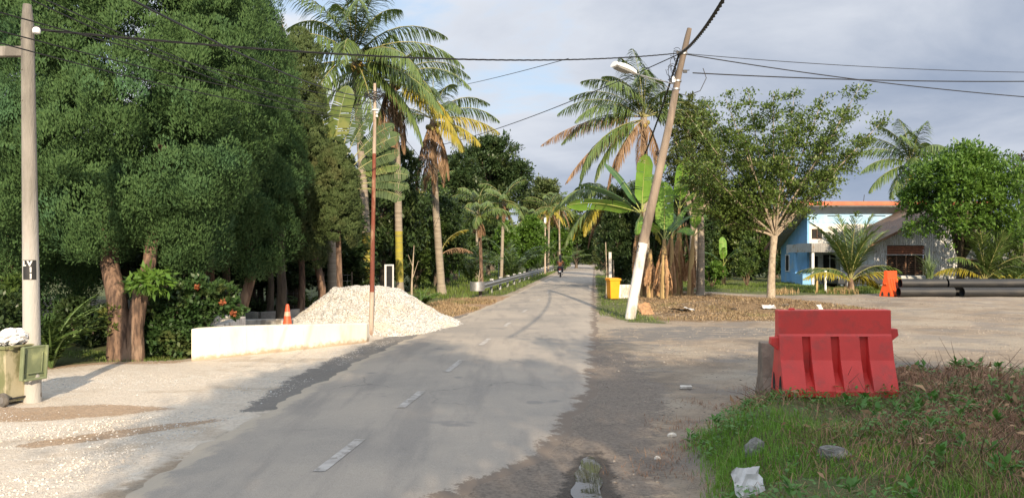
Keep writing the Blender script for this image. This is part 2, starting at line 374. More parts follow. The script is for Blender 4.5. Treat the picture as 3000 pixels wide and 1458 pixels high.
nE = mth(nt, 'ADD', mth(nt, 'MULTIPLY', noise(nt, pos, 2.6, 9, .72), .75), mth(nt, 'MULTIPLY', nC, .3))
dl_ = nd(nt, 'ShaderNodeAttribute', attribute_name='left_dist').outputs['Fac']; dr_ = nd(nt, 'ShaderNodeAttribute', attribute_name='right_dist').outputs['Fac']
col = mixc(nt, mth(nt, 'MULTIPLY', sstep(nt, mth(nt, 'SUBTRACT', mth(nt, 'MULTIPLY', nE, 1.5), mth(nt, 'MULTIPLY', dl_, 1.3)), .40, .62), .75), col, (.44, .375, .29))
col = mixc(nt, sstep(nt, mth(nt, 'SUBTRACT', mth(nt, 'MULTIPLY', nE, 1.9), mth(nt, 'MULTIPLY', dr_, 1.9)), .60, .72), col, (.175, .14, .11))
b = nd(nt, 'ShaderNodeBsdfPrincipled', {'Base Color': col, 'Roughness': .82, 'Specular IOR Level': .3})
bp = nd(nt, 'ShaderNodeBump', {'Height': mth(nt, 'ADD', mth(nt, 'MULTIPLY', nC, .6), mth(nt, 'MULTIPLY', nD, .5)), 'Strength': .5, 'Distance': .012})
nt.links.new(bp.outputs[0], b.inputs['Normal']); nt.links.new(b.outputs[0], out.inputs[0])
road = tag(mesh_np('road', rv.reshape(-1, 3), rf, m, smooth=True), kind='structure')
wd_r = (re-le)[:, None]
for nm, arr in (('left_dist', ts[None, :]*wd_r), ('right_dist', (1-ts[None, :])*wd_r)):
    at_ = road.data.attributes.new(nm, 'FLOAT', 'POINT'); at_.data.foreach_set('value', arr.ravel().astype(np.float32))
# worn lane dashes
m_paint = M('worn_white_paint', (.46, .43, .39), (.34, .31, .28), 9, .75, c3=(.27, .245, .215), s3=7, t3=(.5, .58))
dv = []; df = []
def road_z(x, y):
    a = np.interp(y, *LE)+bend(y); c = np.interp(y, *RE)+bend(y); return .012+.03*math.sin(math.pi*min(1, max(0, (x-a)/(c-a))))
for y0 in (6.55, 9.3, 12.2, 15.8, 20.0, 25.0, 31.5, 38, 45, 52, 59, 66):
    y1 = y0+(1.15 if y0 < 10 else 1.35)
    for s in range(8):
        for yy in (y0+(y1-y0)*s/8, y0+(y1-y0)*(s+1)/8):
            xc = bend(yy)-2.38
            for dx in (-.055, .055): dv.append((xc+dx, yy, float(road_z(xc+dx, yy))+.005))
        k = len(dv)-4; df.append((k, k+1, k+3, k+2))
rm = mesh_np('road_markings', dv, df, m_paint); tag(rm, kind='structure')
# rain puddle on the muddy road edge
m, nt, out = newmat('puddle_water')
pos = nd(nt, 'ShaderNodeTexCoord').outputs['Object']
b = nd(nt, 'ShaderNodeBsdfPrincipled', {'Base Color': (.06, .052, .045), 'Roughness': .02, 'Specular IOR Level': .9, 'IOR': 1.6})
bp = nd(nt, 'ShaderNodeBump', {'Height': noise(nt, pos, 7, 3), 'Strength': .012, 'Distance': .02}); nt.links.new(bp.outputs[0], b.inputs['Normal'])
nt.links.new(b.outputs[0], out.inputs[0])
pu = [(1745, 1337), (1757, 1360), (1760, 1395), (1764, 1440), (1765, 1480), (1745, 1510), (1690, 1510), (1674, 1470), (1678, 1440), (1684, 1400), (1692, 1365), (1712, 1340), (1728, 1333)]
pp = [G(*q)+Vector((0, 0, -.004)) for q in pu]
fine = []
for i in range(len(pp)):
    for t in range(5):
        a = pp[i].lerp(pp[(i+1) % len(pp)], t/5); fine.append(a+Vector((random.uniform(-.006, .006)+.016*math.sin(a.y*13), random.uniform(-.006, .006), 0)))
tag(MB().poly(fine).build('puddle', m), kind='structure')
# ================================================================ PLANT GENERATORS
def bark(name, c1, c2, c3, sc_=9, bump=.9, stretch=(1, 1, .22)):
    return M(name, c1, c2, sc_, .9, bump, 22, stretch=stretch, c3=c3, s3=3, spec=.2)
m_bark = bark('juniper_bark', (.21, .135, .092), (.065, .044, .034), (.33, .235, .165), 16, 1.0)
m_bark_pale = bark('pale_bark', (.42, .35, .26), (.30, .245, .18), (.24, .20, .15), 12, .5, (1, 1, .7))
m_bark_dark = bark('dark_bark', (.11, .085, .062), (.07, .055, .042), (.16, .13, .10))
m_palm_trunk = M('palm_trunk', (.34, .29, .225), (.25, .215, .17), 5, .9, .8, 26, stretch=(.25, .25, 3.2), c3=(.20, .165, .125), s3=2.2, spec=.2)
m_palm_yellow = M('yellow_algae_trunk', (.36, .31, .05), (.27, .24, .06), 4, .9, .7, 26, stretch=(.4, .4, 2.4), c3=(.22, .19, .10), s3=2, spec=.2)
m_jun = ML('juniper_foliage', (.048, .098, .032), (.078, .138, .046), (.072, .158, .076), .7, .12, .7, .15)
m_jun2 = ML('juniper_olive', (.058, .092, .032), (.092, .125, .044), (.10, .105, .04), .65, .15, 1.2, .2)
m_palm = ML('palm_leaflet', (.085, .140, .034), (.135, .19, .052), None, .38, .22, spec=.5)
m_palm_y = ML('palm_yellowing', (.42, .33, .035), (.30, .27, .04), (.20, .22, .04), .5, .3, 2)
m_palm_dead = ML('palm_dead', (.26, .165, .095), (.19, .12, .07), (.33, .22, .13), .8, .1, 2)
m_rach = M('palm_stem', (.22, .23, .07), (.27, .24, .10), 5, .5)
m_rach_dead = M('dead_stem', (.30, .20, .12), (.22, .15, .09), 5, .8)
m_leaf_mid = ML('leaf_mid_green', (.055, .10, .024), (.095, .145, .034), (.13, .16, .045), .42, .25)
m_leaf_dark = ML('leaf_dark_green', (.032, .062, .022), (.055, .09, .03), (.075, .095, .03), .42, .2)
m_leaf_bright = ML('leaf_bright_green', (.075, .155, .022), (.12, .215, .034), (.055, .11, .024), .4, .3, 1.2)
m_leaf_olive = ML('leaf_olive', (.075, .10, .022), (.125, .145, .034), (.05, .078, .02), .42, .25, 1.1)
m_leaf_far = ML('leaf_far', (.06, .092, .03), (.10, .13, .042), (.14, .15, .055), .55, .2, .25)
m_leaf_darkshrub = ML('shrub_leaf', (.03, .068, .02), (.055, .105, .03), (.13, .15, .05), .4, .2, 2.2)
m_ban = M('banana_leaf', (.19, .35, .05), (.15, .29, .04), 3, .38, .25, 16, c3=(.21, .29, .06), s3=2, spec=.5)
m_ban_d = M('banana_leaf_dark', (.05, .12, .035), (.07, .15, .04), 3, .38, .25, 16, spec=.5)
m_trav = M('traveller_leaf', (.16, .21, .06), (.115, .165, .05), 3, .4, .25, 16, c3=(.24, .26, .085), s3=1.4, spec=.25)
m_trav_d = M('traveller_leaf_grey', (.065, .105, .042), (.10, .145, .055), 3, .6, .25, 16, spec=.2)
m_bmid = M('banana_midrib', (.36, .40, .12), (.30, .34, .10), 4, .5)
m_bstem = M('banana_stem', (.48, .345, .15), (.33, .22, .10), 6, .75, .5, 18, stretch=(1, 1, .15), c3=(.20, .12, .06), s3=3)
m_bdead = M('banana_dead_leaf', (.40, .235, .12), (.24, .135, .07), 9, .9, .7, 20, stretch=(1, 1, .25), c3=(.36, .235, .13), s3=5)
m_petiole = M('traveller_petiole', (.34, .33, .15), (.25, .26, .11), 4, .5)
for mm in (m_ban, m_ban_d, m_trav, m_trav_d):      # broad leaves let light through
    t_ = mm.node_tree; o_ = [n for n in t_.nodes if n.type == 'OUTPUT_MATERIAL'][0]; b_ = [n for n in t_.nodes if n.type == 'BSDF_PRINCIPLED'][0]
    tr_ = nd(t_, 'ShaderNodeBsdfTranslucent'); t_.links.new(b_.inputs['Base Color'].links[0].from_socket, tr_.inputs[0])
    t_.links.new(nd(t_, 'ShaderNodeMixShader', {0: .3, 1: b_.outputs[0], 2: tr_.outputs[0]}).outputs[0], o_.inputs[0])

def arc(o, az, el0, el1, length, n, power=1.3):
    """curved midrib: points and tangents; az measured from +x, elevation going from el0 to el1"""
    o = np.array(o, float); t = np.linspace(0, 1, n); el = R(el0)+(R(el1)-R(el0))*t**power
    d = np.stack([np.cos(el)*math.cos(R(az)), np.cos(el)*math.sin(R(az)), np.sin(el)], 1)
    p = o+np.concatenate([np.zeros((1, 3)), np.cumsum(d[:-1]*(length/(n-1)), 0)]); return p, d, t
def frond_geo(o, az, el0, el1, length, leaf=.95, pairs=64, droop=.26, hang=0.0, width=.062, power=1.2):
    p, d, t = arc(o, az, el0, el1, length, 24, power)
    tt = np.linspace(.12, 1.0, pairs); side_h = np.array((-math.sin(R(az)), math.cos(R(az)), 0))
    Vs = []
    for sgn in (-1, 1):
        tj = np.clip(tt+rng.uniform(-.006, .006, pairs), 0, 1)
        b = np.stack([np.interp(tj, t, p[:, k]) for k in range(3)], 1); tg = unit(np.stack([np.interp(tj, t, d[:, k]) for k in range(3)], 1))
        prof = np.clip(np.sin(np.pi*(tj*.86+.12))**.7, .15, 1)*leaf*rng.uniform(.85, 1.12, pairs)
        ang = R(62)-R(34)*tj+rng.normal(0, .07, pairs)
        dr = unit(side_h*sgn*np.sin(ang)[:, None]+tg*np.cos(ang)[:, None]-UP*(.38*(1-np.abs(tg[:, 2:3]))+hang)-UP*0+runit(pairs)*.16)
        d2 = unit(dr-UP*(droop+hang)*rng.uniform(.6, 1.3, pairs)[:, None]); d3 = unit(d2-UP*(droop*1.1+hang)*rng.uniform(.6, 1.3, pairs)[:, None])
        L = prof/3; q0 = b; q1 = q0+dr*L[:, None]; q2 = q1+d2*L[:, None]; q3 = q2+d3*L[:, None]
        wv = unit(np.cross(dr, UP)+runit(pairs)*.35)*width/2
        Vs.append(np.stack([q0-wv*.5, q0+wv*.5, q1+wv, q1-wv, q2+wv*.75, q2-wv*.75, q3+wv*.12, q3-wv*.12], 1))
    V = np.concatenate(Vs).reshape(-1, 3); k = np.arange(0, len(V), 8)[:, None]
    Fc = np.concatenate([k+np.array([[0, 1, 2, 3]]), k+np.array([[3, 2, 4, 5]]), k+np.array([[5, 4, 6, 7]])])
    return V, Fc, p
def rachis(p, r0=.035, r1=.006):
    mb = MB(); idx = list(range(0, len(p), 3))+([len(p)-1] if (len(p)-1) % 3 else [])
    mb.tube([p[i] for i in idx], [r0+(r1-r0)*i/(len(p)-1) for i in idx], 5, cap=False); return mb
def merge_np(mb, V, Fc):
    """MB quads plus numpy quads into one"""
    v = np.array(mb.v, float); f = np.array([x if len(x) == 4 else x+(x[-1],) for x in mb.f]); return np.concatenate([v, V]), np.concatenate([f, Fc+len(v)])
def add_frond(root, spec, mat, rmat, name='frond', **kw):
    V, Fc, p = frond_geo(*spec, **kw)
    V2, F2 = merge_np(rachis(p), V, Fc)
    o = mesh_np(name, V2, F2, mat, root)
    o.data.materials.append(rmat)
    mi = np.zeros(len(F2), dtype=np.int32); mi[:len(F2)-len(Fc)] = 1; o.data.polygons.foreach_set('material_index', mi); return o
def palm_trunk(root, pts, r0, r1, mat, name='trunk', seg=26):
    a = [Vector(q) for q in pts]; ps = []; rs = []
    for i in range(seg+1):
        t = i/seg*(len(a)-1); k = min(int(t), len(a)-2); ps.append(a[k].lerp(a[k+1], t-k)); u = i/seg
        rs.append((r0+(r1-r0)*u)*(1.0+.035*(i % 2))*(1+.45*max(0, .06-u)/.06))
    return MB().tube(ps, rs, 12).build(name, mat, root, smooth=True)
def palm(name, label, base, top, r0, r1, fronds, group=None, nuts=0, tmat=None, lowmat=None, lowz=2.0, flen=4.2, leaf=.95, pairs=64, mid=None, cat_='palm tree', width=.048, crown_only=False):
    """coconut palm: trunk, separate fronds [(az, el0, el1, scale, kind)], nuts. base/top world points"""
    base = Vector(base); top = Vector(top)-base; rt = thing(name, label, cat_, base, 0, group)
    pts = [(0, 0, -.1)]+([Vector(mid)-base] if mid else [])+[top]
    t = palm_trunk(rt, pts, r0, r1, tmat or m_palm_trunk)
    if lowmat:
        t.data.materials.append(lowmat); zs = lowz
        for pl in t.data.polygons:
            if lowz*.28 < pl.center.z < zs: pl.material_index = 1
    for az, e0, e1, s, kind in fronds:
        mt, rm_ = {'g': (m_palm, m_rach), 'y': (m_palm_y, m_rach), 'd': (m_palm_dead, m_rach_dead)}[kind]
        o = (top.x+.1*math.cos(R(az)), top.y+.1*math.sin(R(az)), top.z+(.05 if e0 > 0 else -.12))
        fr = add_frond(rt, (o, az, e0, e1, flen*s), mt, rm_, leaf=leaf*(.9 if kind != 'd' else .7), pairs=pairs, hang={'g': .20, 'y': .25, 'd': .55}[kind], droop=.38 if kind == 'g' else .7, width=width)
        if kind != 'g': tag(fr, {'y': 'yellowing drooping frond', 'd': 'dead brown hanging frond'}[kind])
    for i in range(nuts):
        a = i*2.4; MB().ball((top.x+.26*math.cos(a), top.y+.26*math.sin(a), top.z-.28-.12*(i % 3)), (.11, .11, .14)).build('coconut', m_nut, rt, smooth=True)
    return rt
m_nut = M('coconut_husk', (.30, .19, .05), (.22, .20, .06), 5, .6)
def ring(n, e0a, e0b, e1a, e1b, az0=0, s=(.85, 1.1), kind='g'):
    return [(az0+i*360/n+random.uniform(-12, 12), random.uniform(e0a, e0b), random.uniform(e1a, e1b), random.uniform(*s), kind) for i in range(n)]
def blade(root, o, az, el0, el1, length, wid, mat, petiole=.5, name='leaf', torn=.25, roll=0.0, n=26, sag=.35, power=1.5, pmat=None, pr=.028):
    """banana-like leaf: petiole, midrib and a blade torn into strips, each side sagging"""
    p, d, t = arc(o, az, el0, el1, length+petiole, 30, power)
    tp = petiole/(length+petiole); mb = MB()
    mb.tube([p[i] for i in range(0, 30, 2)], [pr*(1-.8*i/29) for i in range(0, 30, 2)], 6, cap=False); nm_ = len(mb.f)
    sh = np.array((-math.sin(R(az)), math.cos(R(az)), 0.0))
    for sgn in (-1, 1):
        u = np.linspace(0, 1, n+1); gap = 0.0; sagk = sag
        for i in range(n):
            if random.random() < torn: gap = .012; sagk = sag*random.uniform(.5, 2.2)
            else: gap = 0.0
            row = []
            for uu in (u[i]+gap, u[i+1]):
                tj = tp+(1-tp)*uu; c = np.array([np.interp(tj, t, p[:, k]) for k in range(3)]); tg = np.array([np.interp(tj, t, d[:, k]) for k in range(3)])
                nrm = np.cross(tg, sh); nrm = nrm/np.linalg.norm(nrm)
                if nrm[2] < 0: nrm = -nrm
                prof = min(1.0, (uu/.16)**.6 if uu < .16 else 1.0)*min(1.0, ((1-uu)/.22)**.55 if uu > .78 else 1.0); hw = wid/2*max(prof, .02)
                sd = sh*math.cos(roll)+nrm*math.sin(roll); up = nrm*math.cos(roll)-sh*math.sin(roll)
                for k, (a, dz) in enumerate(((.02, .02), (.5, .10-sagk*.10), (1.0, .05-sagk*.45))):
                    row.append(c+sd*sgn*hw*a+up*hw*dz+tg*hw*a*.16)
            mb.add(row, [(0, 1, 4, 3), (1, 2, 5, 4)])
    ob = mb.build(name, mat, root, smooth=True); ob.data.materials.append(pmat or m_bmid)
    for k in range(nm_): ob.data.polygons[k].material_index = 1
    return ob
def tree(name, label, base, trunk_h, r, blobs, mat, barkm, nleaf, L, W, group=None, lean=(0, 0), sub=18, spread=.33, up=.25, flat=.6, limbs=True, cat_='tree', fork=.5, shell=.6, fold=.04, outw=.6):
    """broadleaf: trunk with limbs to each foliage mass, leaf-card crown. blobs are local to the base"""
    rt = thing(name, label, cat_, base, 0, group); mb = MB()
    tp = Vector((lean[0], lean[1], trunk_h))
    pts = [Vector((0, 0, -.15)), Vector((lean[0]*.2+random.uniform(-.05, .05), lean[1]*.2, trunk_h*.35)), Vector((lean[0]*.55, lean[1]*.55+random.uniform(-.06, .06), trunk_h*.7)), tp]
    mb.tube(pts, [r*1.35, r, r*.88, r*.75], 9, cap=False)
    if limbs:
        for bb in blobs[:14]:
            limb(mb, tp-Vector((0, 0, trunk_h*.12*random.random())), Vector(bb[:3]), r*.5, r*.1, .12, 6)
    mb.build('trunk', barkm, rt, smooth=True)
    V, Fc = crown(blobs, nleaf, L, W, sub, spread, up, flat, shell, fold, outw)
    mesh_np('crown', V, Fc, mat, rt); return rt
def round_blobs(c, rx, ry, rz, n, k=.42, bottom=-.7):
    out = []
    for i in range(n):
        u = runit(1)[0]
        while u[2] < bottom: u = runit(1)[0]
        f = random.uniform(.55, .82); s = random.uniform(.8, 1.2)*k
        out.append((c[0]+u[0]*rx*f, c[1]+u[1]*ry*f, c[2]+u[2]*rz*f, rx*s, ry*s, rz*s*.8))
    return out
def juniper(name, label, base, c, R0, z0, ztop, nclump, nleaf, mat, trunks, L=.085, W=.032, belly=.35, cl=(.5, .85), group=None, sub=36):
    """dense conifer of billowing upright clumps; c = crown axis offset from base"""
    rt = thing(name, label, 'tree', base, 0, group); blobs = []
    zs = z0+(ztop-z0)*np.linspace(0.02, .98, nclump)**1.05
    for i, z in enumerate(zs):
        h = (z-z0)/(ztop-z0); rr = R0*(.72+.28*min(1, h/belly) if h < belly else math.cos((h-belly)/(1-belly)*math.pi/2)**.78)
        a = i*2.39996+random.uniform(-.35, .35); s = random.uniform(*cl)*(1-.30*h); k = max(rr-s*.55, 0)*random.uniform(.64, 1.08)
        blobs.append((c[0]+k*math.cos(a), c[1]+k*math.sin(a), z, s*.86, s*.86, s*1.30))
    B = np.array(blobs)
    # a full inner body, then lobes on each clump's skin, then fine sprays over each lobe
    for i in range(nclump//2):
        h = (i+.5)/(nclump//2); z = z0+.15+(ztop-z0-.6)*h; rr = R0*.5*(1 if h < belly else math.cos((h-belly)/(1-belly)*math.pi/2)**.62)
        a = i*2.4; q = min(1, R0/2)*1.15; blobs.append((c[0]+rr*.7*math.cos(a), c[1]+rr*.7*math.sin(a), z, q, q, q*1.2))
    B = np.array(blobs)
    ns = len(B)*sub; bi = np.repeat(np.arange(len(B)), sub); u = runit(ns)
    outd = B[bi, :2]-np.array(c[:2]); outd = unit(np.concatenate([outd, np.full((ns, 1), .25)], 1))
    fl = (u*outd).sum(1) < -.15; u[fl] -= 2*(u[fl]*outd[fl]).sum(1)[:, None]*outd[fl]
    u[:, 2] = np.maximum(u[:, 2], -.22); tuck = np.where(u[:, 2] < .15, 1-1.3*np.clip(.15-u[:, 2], 0, 1), 1.0)[:, None]
    C = B[bi, :3]+u*B[bi, 3:]*rng.uniform(.84, 1.0, ns)[:, None]*np.concatenate([tuck, tuck, np.ones_like(tuck)], 1)
    lr = B[bi, 3]*rng.uniform(.20, .34, ns)
    wgt = np.where(C[:, 1] > c[1]+.35*R0, .35, 1.0)*lr**1.6; si = rng.choice(ns, nleaf, p=wgt/wgt.sum())
    v = unit(runit(nleaf)+u[si]*.9+UP*.35)
    Pt = C[si]+v*(lr[si]*rng.uniform(.72, 1.05, nleaf))[:, None]*np.array((1, 1, 1.25))
    D = unit(v*.55+UP*.75+runit(nleaf)*.45); l = L*rng.uniform(.6, 1.3, nleaf)
    Nn = unit(v+u[si]*.5+runit(nleaf)*.38); S = unit(np.cross(D, Nn)); Wl = (l*(W/L)/2)[:, None]
    m_ = Pt+D*(l*.45)[:, None]
    V = np.stack([Pt, m_+S*Wl, Pt+D*l[:, None], m_-S*Wl], 1).reshape(-1, 3); Fc = np.arange(4*nleaf).reshape(nleaf, 4)
    mb = MB()
    for pts, r0, r1 in trunks: mb.tube(pts, [r0+(r1-r0)*i/(len(pts)-1) for i in range(len(pts))], 11, cap=False)
    for bb in ():
        zc = max(z0+.1, bb[2]-.9); mb.tube([(c[0], c[1], zc-.4), (c[0]*.6+bb[0]*.4, c[1]*.6+bb[1]*.4, zc+.1)], [.07, .03], 6, cap=False)
    mb.build('trunk', m_bark, rt, smooth=True)
    mesh_np('crown', V, Fc, mat, rt); return rt
def blades(Pt, hgt, wid, lean=.45, curl=.5):
    """grass: bent tapering blades"""
    n = len(Pt); hgt = np.broadcast_to(hgt, (n,)); a = rng.uniform(0, 2*np.pi, n); hd = np.stack([np.cos(a), np.sin(a), np.zeros(n)], 1)
    s = np.stack([-np.sin(a), np.cos(a), np.zeros(n)], 1)*(np.broadcast_to(wid, (n,))/2)[:, None]; ln = rng.uniform(.1, 1, n)*lean
    p1 = Pt+UP*(hgt*.5)[:, None]+hd*(hgt*ln*.35)[:, None]; p2 = Pt+UP*(hgt*(1-ln*curl))[:, None]+hd*(hgt*ln*1.2)[:, None]
    V = np.stack([Pt-s, Pt+s, p1+s*.75, p1-s*.75, p2+s*.1, p2-s*.1], 1).reshape(-1, 3); k = np.arange(0, 6*n, 6)[:, None]
    return V, np.concatenate([k+np.array([[0, 1, 2, 3]]), k+np.array([[3, 2, 4, 5]])])
# ================================================================ LEFT: JUNIPERS AND THE GROVE
b0 = G(372, 1056); b0.z = 0
juniper('juniper_tree', 'huge dense juniper with a twin trunk behind the white wall', b0, (-.7, 1.2), 2.95, 1.95, 9.9, 74, 520000, m_jun,
        [([(-.16, 0, -.1), (-.14, 0, .5), (-.2, .05, 1.1), (-.45, .25, 1.75), (-.6, .6, 3)], .21, .14), ([(.13, .05, -.1), (.12, .05, .6), (.2, .1, 1.2), (.32, .2, 1.8), (.3, .7, 4)], .17, .1), ([(-.05, .02, -.1), (-.03, .03, .5), (-.12, .06, 1.0)], .14, .1)], cl=(.85, 1.3), L=.068, W=.026)
b1 = GX(612, 18.4)
juniper('juniper_tree', 'tall juniper of bulging clumps between the twin-trunked one and the coconut palms', b1, (.25, .2), 1.95, 1.75, 8.4, 44, 280000, m_jun,
        [([(0, 0, -.1), (.05, 0, .8), (.0, 0, 1.8), (.2, .2, 3)], .13, .1), ([(.0, 0, -.1), (.45, .2, .25), (.75, .2, .7), (1.0, .25, 1.6), (.7, .3, 2.8)], .16, .11)], cl=(.7, 1.1), L=.07, W=.027)
juniper('juniper_tree', 'juniper at the left edge of the photo behind the concrete pole', GX(20, 16.5), (-.5, .5), 2.75, .5, 9.6, 64, 270000, m_jun,
        [([(0, 0, -.1), (0, 0, 1), (0, .2, 3)], .18, .12)], cl=(.75, 1.2), L=.07, W=.027)
juniper('juniper_tree', 'slim olive juniper with a rounded tip left of the tallest coconut palm', GX(880, 23.5), (0, 0), .95, 1.6, 8.6, 40, 70000, m_jun2, [([(0, 0, -.1), (.05, 0, 1), (0, 0, 3)], .12, .08)], cl=(.4, .6))
juniper('juniper_tree', 'short juniper clump in front of the fan-shaped traveller palm', GX(985, 21.0), (0, 0), .68, 2.25, 4.85, 26, 46000, m_jun2, [([(.12, 0, -.1), (.1, 0, 1), (.05, 0, 2.6)], .10, .07)], L=.08, cl=(.3, .46), belly=.45)
juniper('juniper_tree', 'bent juniper with a bare leaning trunk beside the traffic cone', GX(945, 24.0), (-.5, 0), .85, 2.6, 6.2, 26, 40000, m_jun2, [([(0, 0, -.1), (-.02, 0, .9), (-.18, 0, 1.7), (-.55, 0, 2.3), (-.6, 0, 3.2)], .13, .1)], cl=(.36, .55))
# dark grove filling the back left: individual thicket trees with dark crowns
random.seed(21)
gl = [(-19, 25, 5.2), (-15.5, 27, 6.0), (-12.5, 24.5, 5.0), (-10.2, 27.5, 6.4), (-8.6, 30, 6.8), (-17, 21, 4.6), (-13, 20.5, 4.2), (-22, 20, 5), (-9.6, 33, 8), (-6.2, 36.5, 7.4), (-7.9, 27.5, 5.0), (-6.8, 42, 6.2), (-9.2, 23.6, 4.4), (-11.6, 31, 7), (-4.4, 44, 5.4), (-10.6, 26, 2.9), (-8.7, 25.4, 2.5), (-12.6, 27.5, 3), (-7.2, 29.5, 2.6), (-15, 24, 3), (-9.8, 29.5, 3.2)]
proto = None
for i, (x, y, h) in enumerate(gl):
    if proto is None:
        bl = round_blobs((0, 0, 3.0), 2.1, 1.8, 2.6, 20, .40, -.9)
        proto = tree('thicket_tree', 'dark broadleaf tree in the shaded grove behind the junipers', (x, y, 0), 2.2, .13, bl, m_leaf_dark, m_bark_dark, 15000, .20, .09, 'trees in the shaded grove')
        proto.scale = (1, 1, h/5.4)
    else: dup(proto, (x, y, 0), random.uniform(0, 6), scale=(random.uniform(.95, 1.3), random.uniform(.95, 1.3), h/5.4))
# bare stems seen in the dark under the crowns
stem_lab = ['thin dark trunk rising behind the flowering shrub', 'dark trunk just left of the orange cone', 'slender trunk in the shade between cone and wall']
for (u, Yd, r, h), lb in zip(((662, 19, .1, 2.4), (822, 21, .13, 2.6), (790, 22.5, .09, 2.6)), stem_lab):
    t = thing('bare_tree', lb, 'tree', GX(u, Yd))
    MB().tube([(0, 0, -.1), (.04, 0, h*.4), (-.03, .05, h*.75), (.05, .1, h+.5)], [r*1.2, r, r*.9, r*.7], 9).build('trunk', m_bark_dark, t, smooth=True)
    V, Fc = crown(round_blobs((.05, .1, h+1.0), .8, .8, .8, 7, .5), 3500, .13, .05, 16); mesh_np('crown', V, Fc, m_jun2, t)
# flowering shrub right of the big trunk
sb = GX(500, 14.6)
t = thing('flowering_shrub', 'dark leafy shrub with three small reddish flowers behind the left end of the white wall', 'shrub', sb)
mb = MB()
for i in range(9):
    a = i*.7; limb(mb, (0, 0, -.05), (.6*math.cos(a), .35*math.sin(a), 1.1), .03, .01)
mb.build('stems', m_bark_dark, t)
V, Fc = crown([(-.25, 0, .5, .62, .5, .5), (.2, .1, .8, .62, .5, .5), (-.3, .15, 1.15, .55, .5, .45), (.45, .1, 1.1, .5, .4, .35), (.75, .2, 1.15, .4, .3, .25), (-.6, .1, .8, .45, .4, .5), (.1, -.2, .35, .5, .35, .32), (1.0, .2, 1.0, .22, .2, .2), (1.15, .15, .85, .18, .15, .15)], 13000, .10, .058, 24, .36, .2, .55)
mesh_np('foliage', V, Fc, m_leaf_darkshrub, t)
m_fl = ML('red_petal', (.38, .10, .05), (.42, .16, .07), None, .5, .3)
for q in ((.6, -.2, 1.3), (1.02, -.05, 1.0), (1.22, -.02, .8)):
    Pt = np.array(q)+rng.normal(size=(30, 3))*.022; V, Fc = cards(Pt, runit(30)+np.array((0, -.5, .3)), .06, .05); mesh_np('flower', V, Fc, m_fl, t)
# epiphyte on the big trunk
t = thing('epiphyte', 'bright green hanging leaves growing high on the twin trunk', 'plant', GX(418, 13.55)+Vector((0, 0, 1.35)))
V, Fc = crown([(0, 0, .1, .28, .16, .12), (.3, 0, .08, .25, .15, .14), (.15, 0, .22, .3, .15, .12)], 420, .17, .055, 22, .5, -.25, .3); mesh_np('leaves', V, Fc, m_leaf_bright, t)
MB().tube([(-.1, .1, -.05), (.15, .1, .05), (.4, .1, 0)], .02, 6).build('stem', m_bark_dark, t)
t = thing('epiphyte', 'pale flowered creeper clinging to the left side of the twin trunk', 'plant', GX(322, 13.7)+Vector((0, 0, .85)))
V, Fc = crown([(0, 0, 0, .16, .12, .2), (.05, 0, -.25, .1, .1, .14)], 240, .10, .05, 20); mesh_np('leaves', V, Fc, m_leaf_olive, t)
MB().tube([(.1, .1, -.5), (.05, .08, -.2), (0, .05, .1)], .015, 6).build('stem', m_bark_dark, t)
# fern-like shrub by the pole, low shrubs at the far left
m_fstem = M('fern_stem', (.10, .16, .045), (.08, .13, .04), 5, .5)
def fern(name, label, base, n, ln, mat, cat_='fern', e0=(45, 75), leaf=.16, w_=.05, pairs=24):
    t = thing(name, label, cat_, base)
    for i in range(n):
        add_frond(t, ((0, 0, .02), i*360/n+random.uniform(-20, 20), random.uniform(*e0), random.uniform(-20, 25), ln*random.uniform(.75, 1.15)), mat, m_fstem, leaf=leaf, pairs=pairs, droop=.2, width=w_)
    return t
fern('fern', 'tall fern-like shrub right of the concrete pole', GX(150, 12.9), 20, 1.3, m_leaf_mid, 'fern', (55, 88), leaf=.2, w_=.06)
for u, Yd, lb, h in ((30, 12.8, 'leafy green shrub left of the concrete pole', 1.5), (-60, 12.2, 'leafy shrub cut by the left edge of the photo', 1.3), (255, 16.0, 'dark shrub in the shade between pole and twin trunk', 1.0)):
    t = thing('shrub', lb, 'shrub', GX(u, Yd)); mb = MB()
    for i in range(7): limb(mb, (0, 0, -.05), (.35*math.cos(i), .3*math.sin(i), h*.7), .025, .008)
    mb.build('stems', m_bark_dark, t)
    V, Fc = crown(round_blobs((0, 0, h*.55), .62, .5, h*.55, 9, .5, -1), 6000, .11, .05, 20); mesh_np('foliage', V, Fc, m_leaf_mid if 'green' in lb else m_leaf_dark, t)
# understory plants behind the cone and gravel heap
for u, Yd, lb, h, mt in ((760, 23.5, 'strappy plant behind the traffic cone', .8, m_leaf_dark), (905, 25.0, 'bushy strap-leaved plant left of the gravel heap top', 1.0, m_leaf_mid), (1010, 27.5, 'pale strap-leaved plant behind the gravel heap', 1.1, m_leaf_mid), (1235, 28.0, 'small yellow-green cycad right of the gravel heap', .75, m_leaf_bright)):
    fern('strap_plant', lb, GX(u, Yd), 16, h*1.25, mt, 'plant', (40, 80), .26, .05, 16)
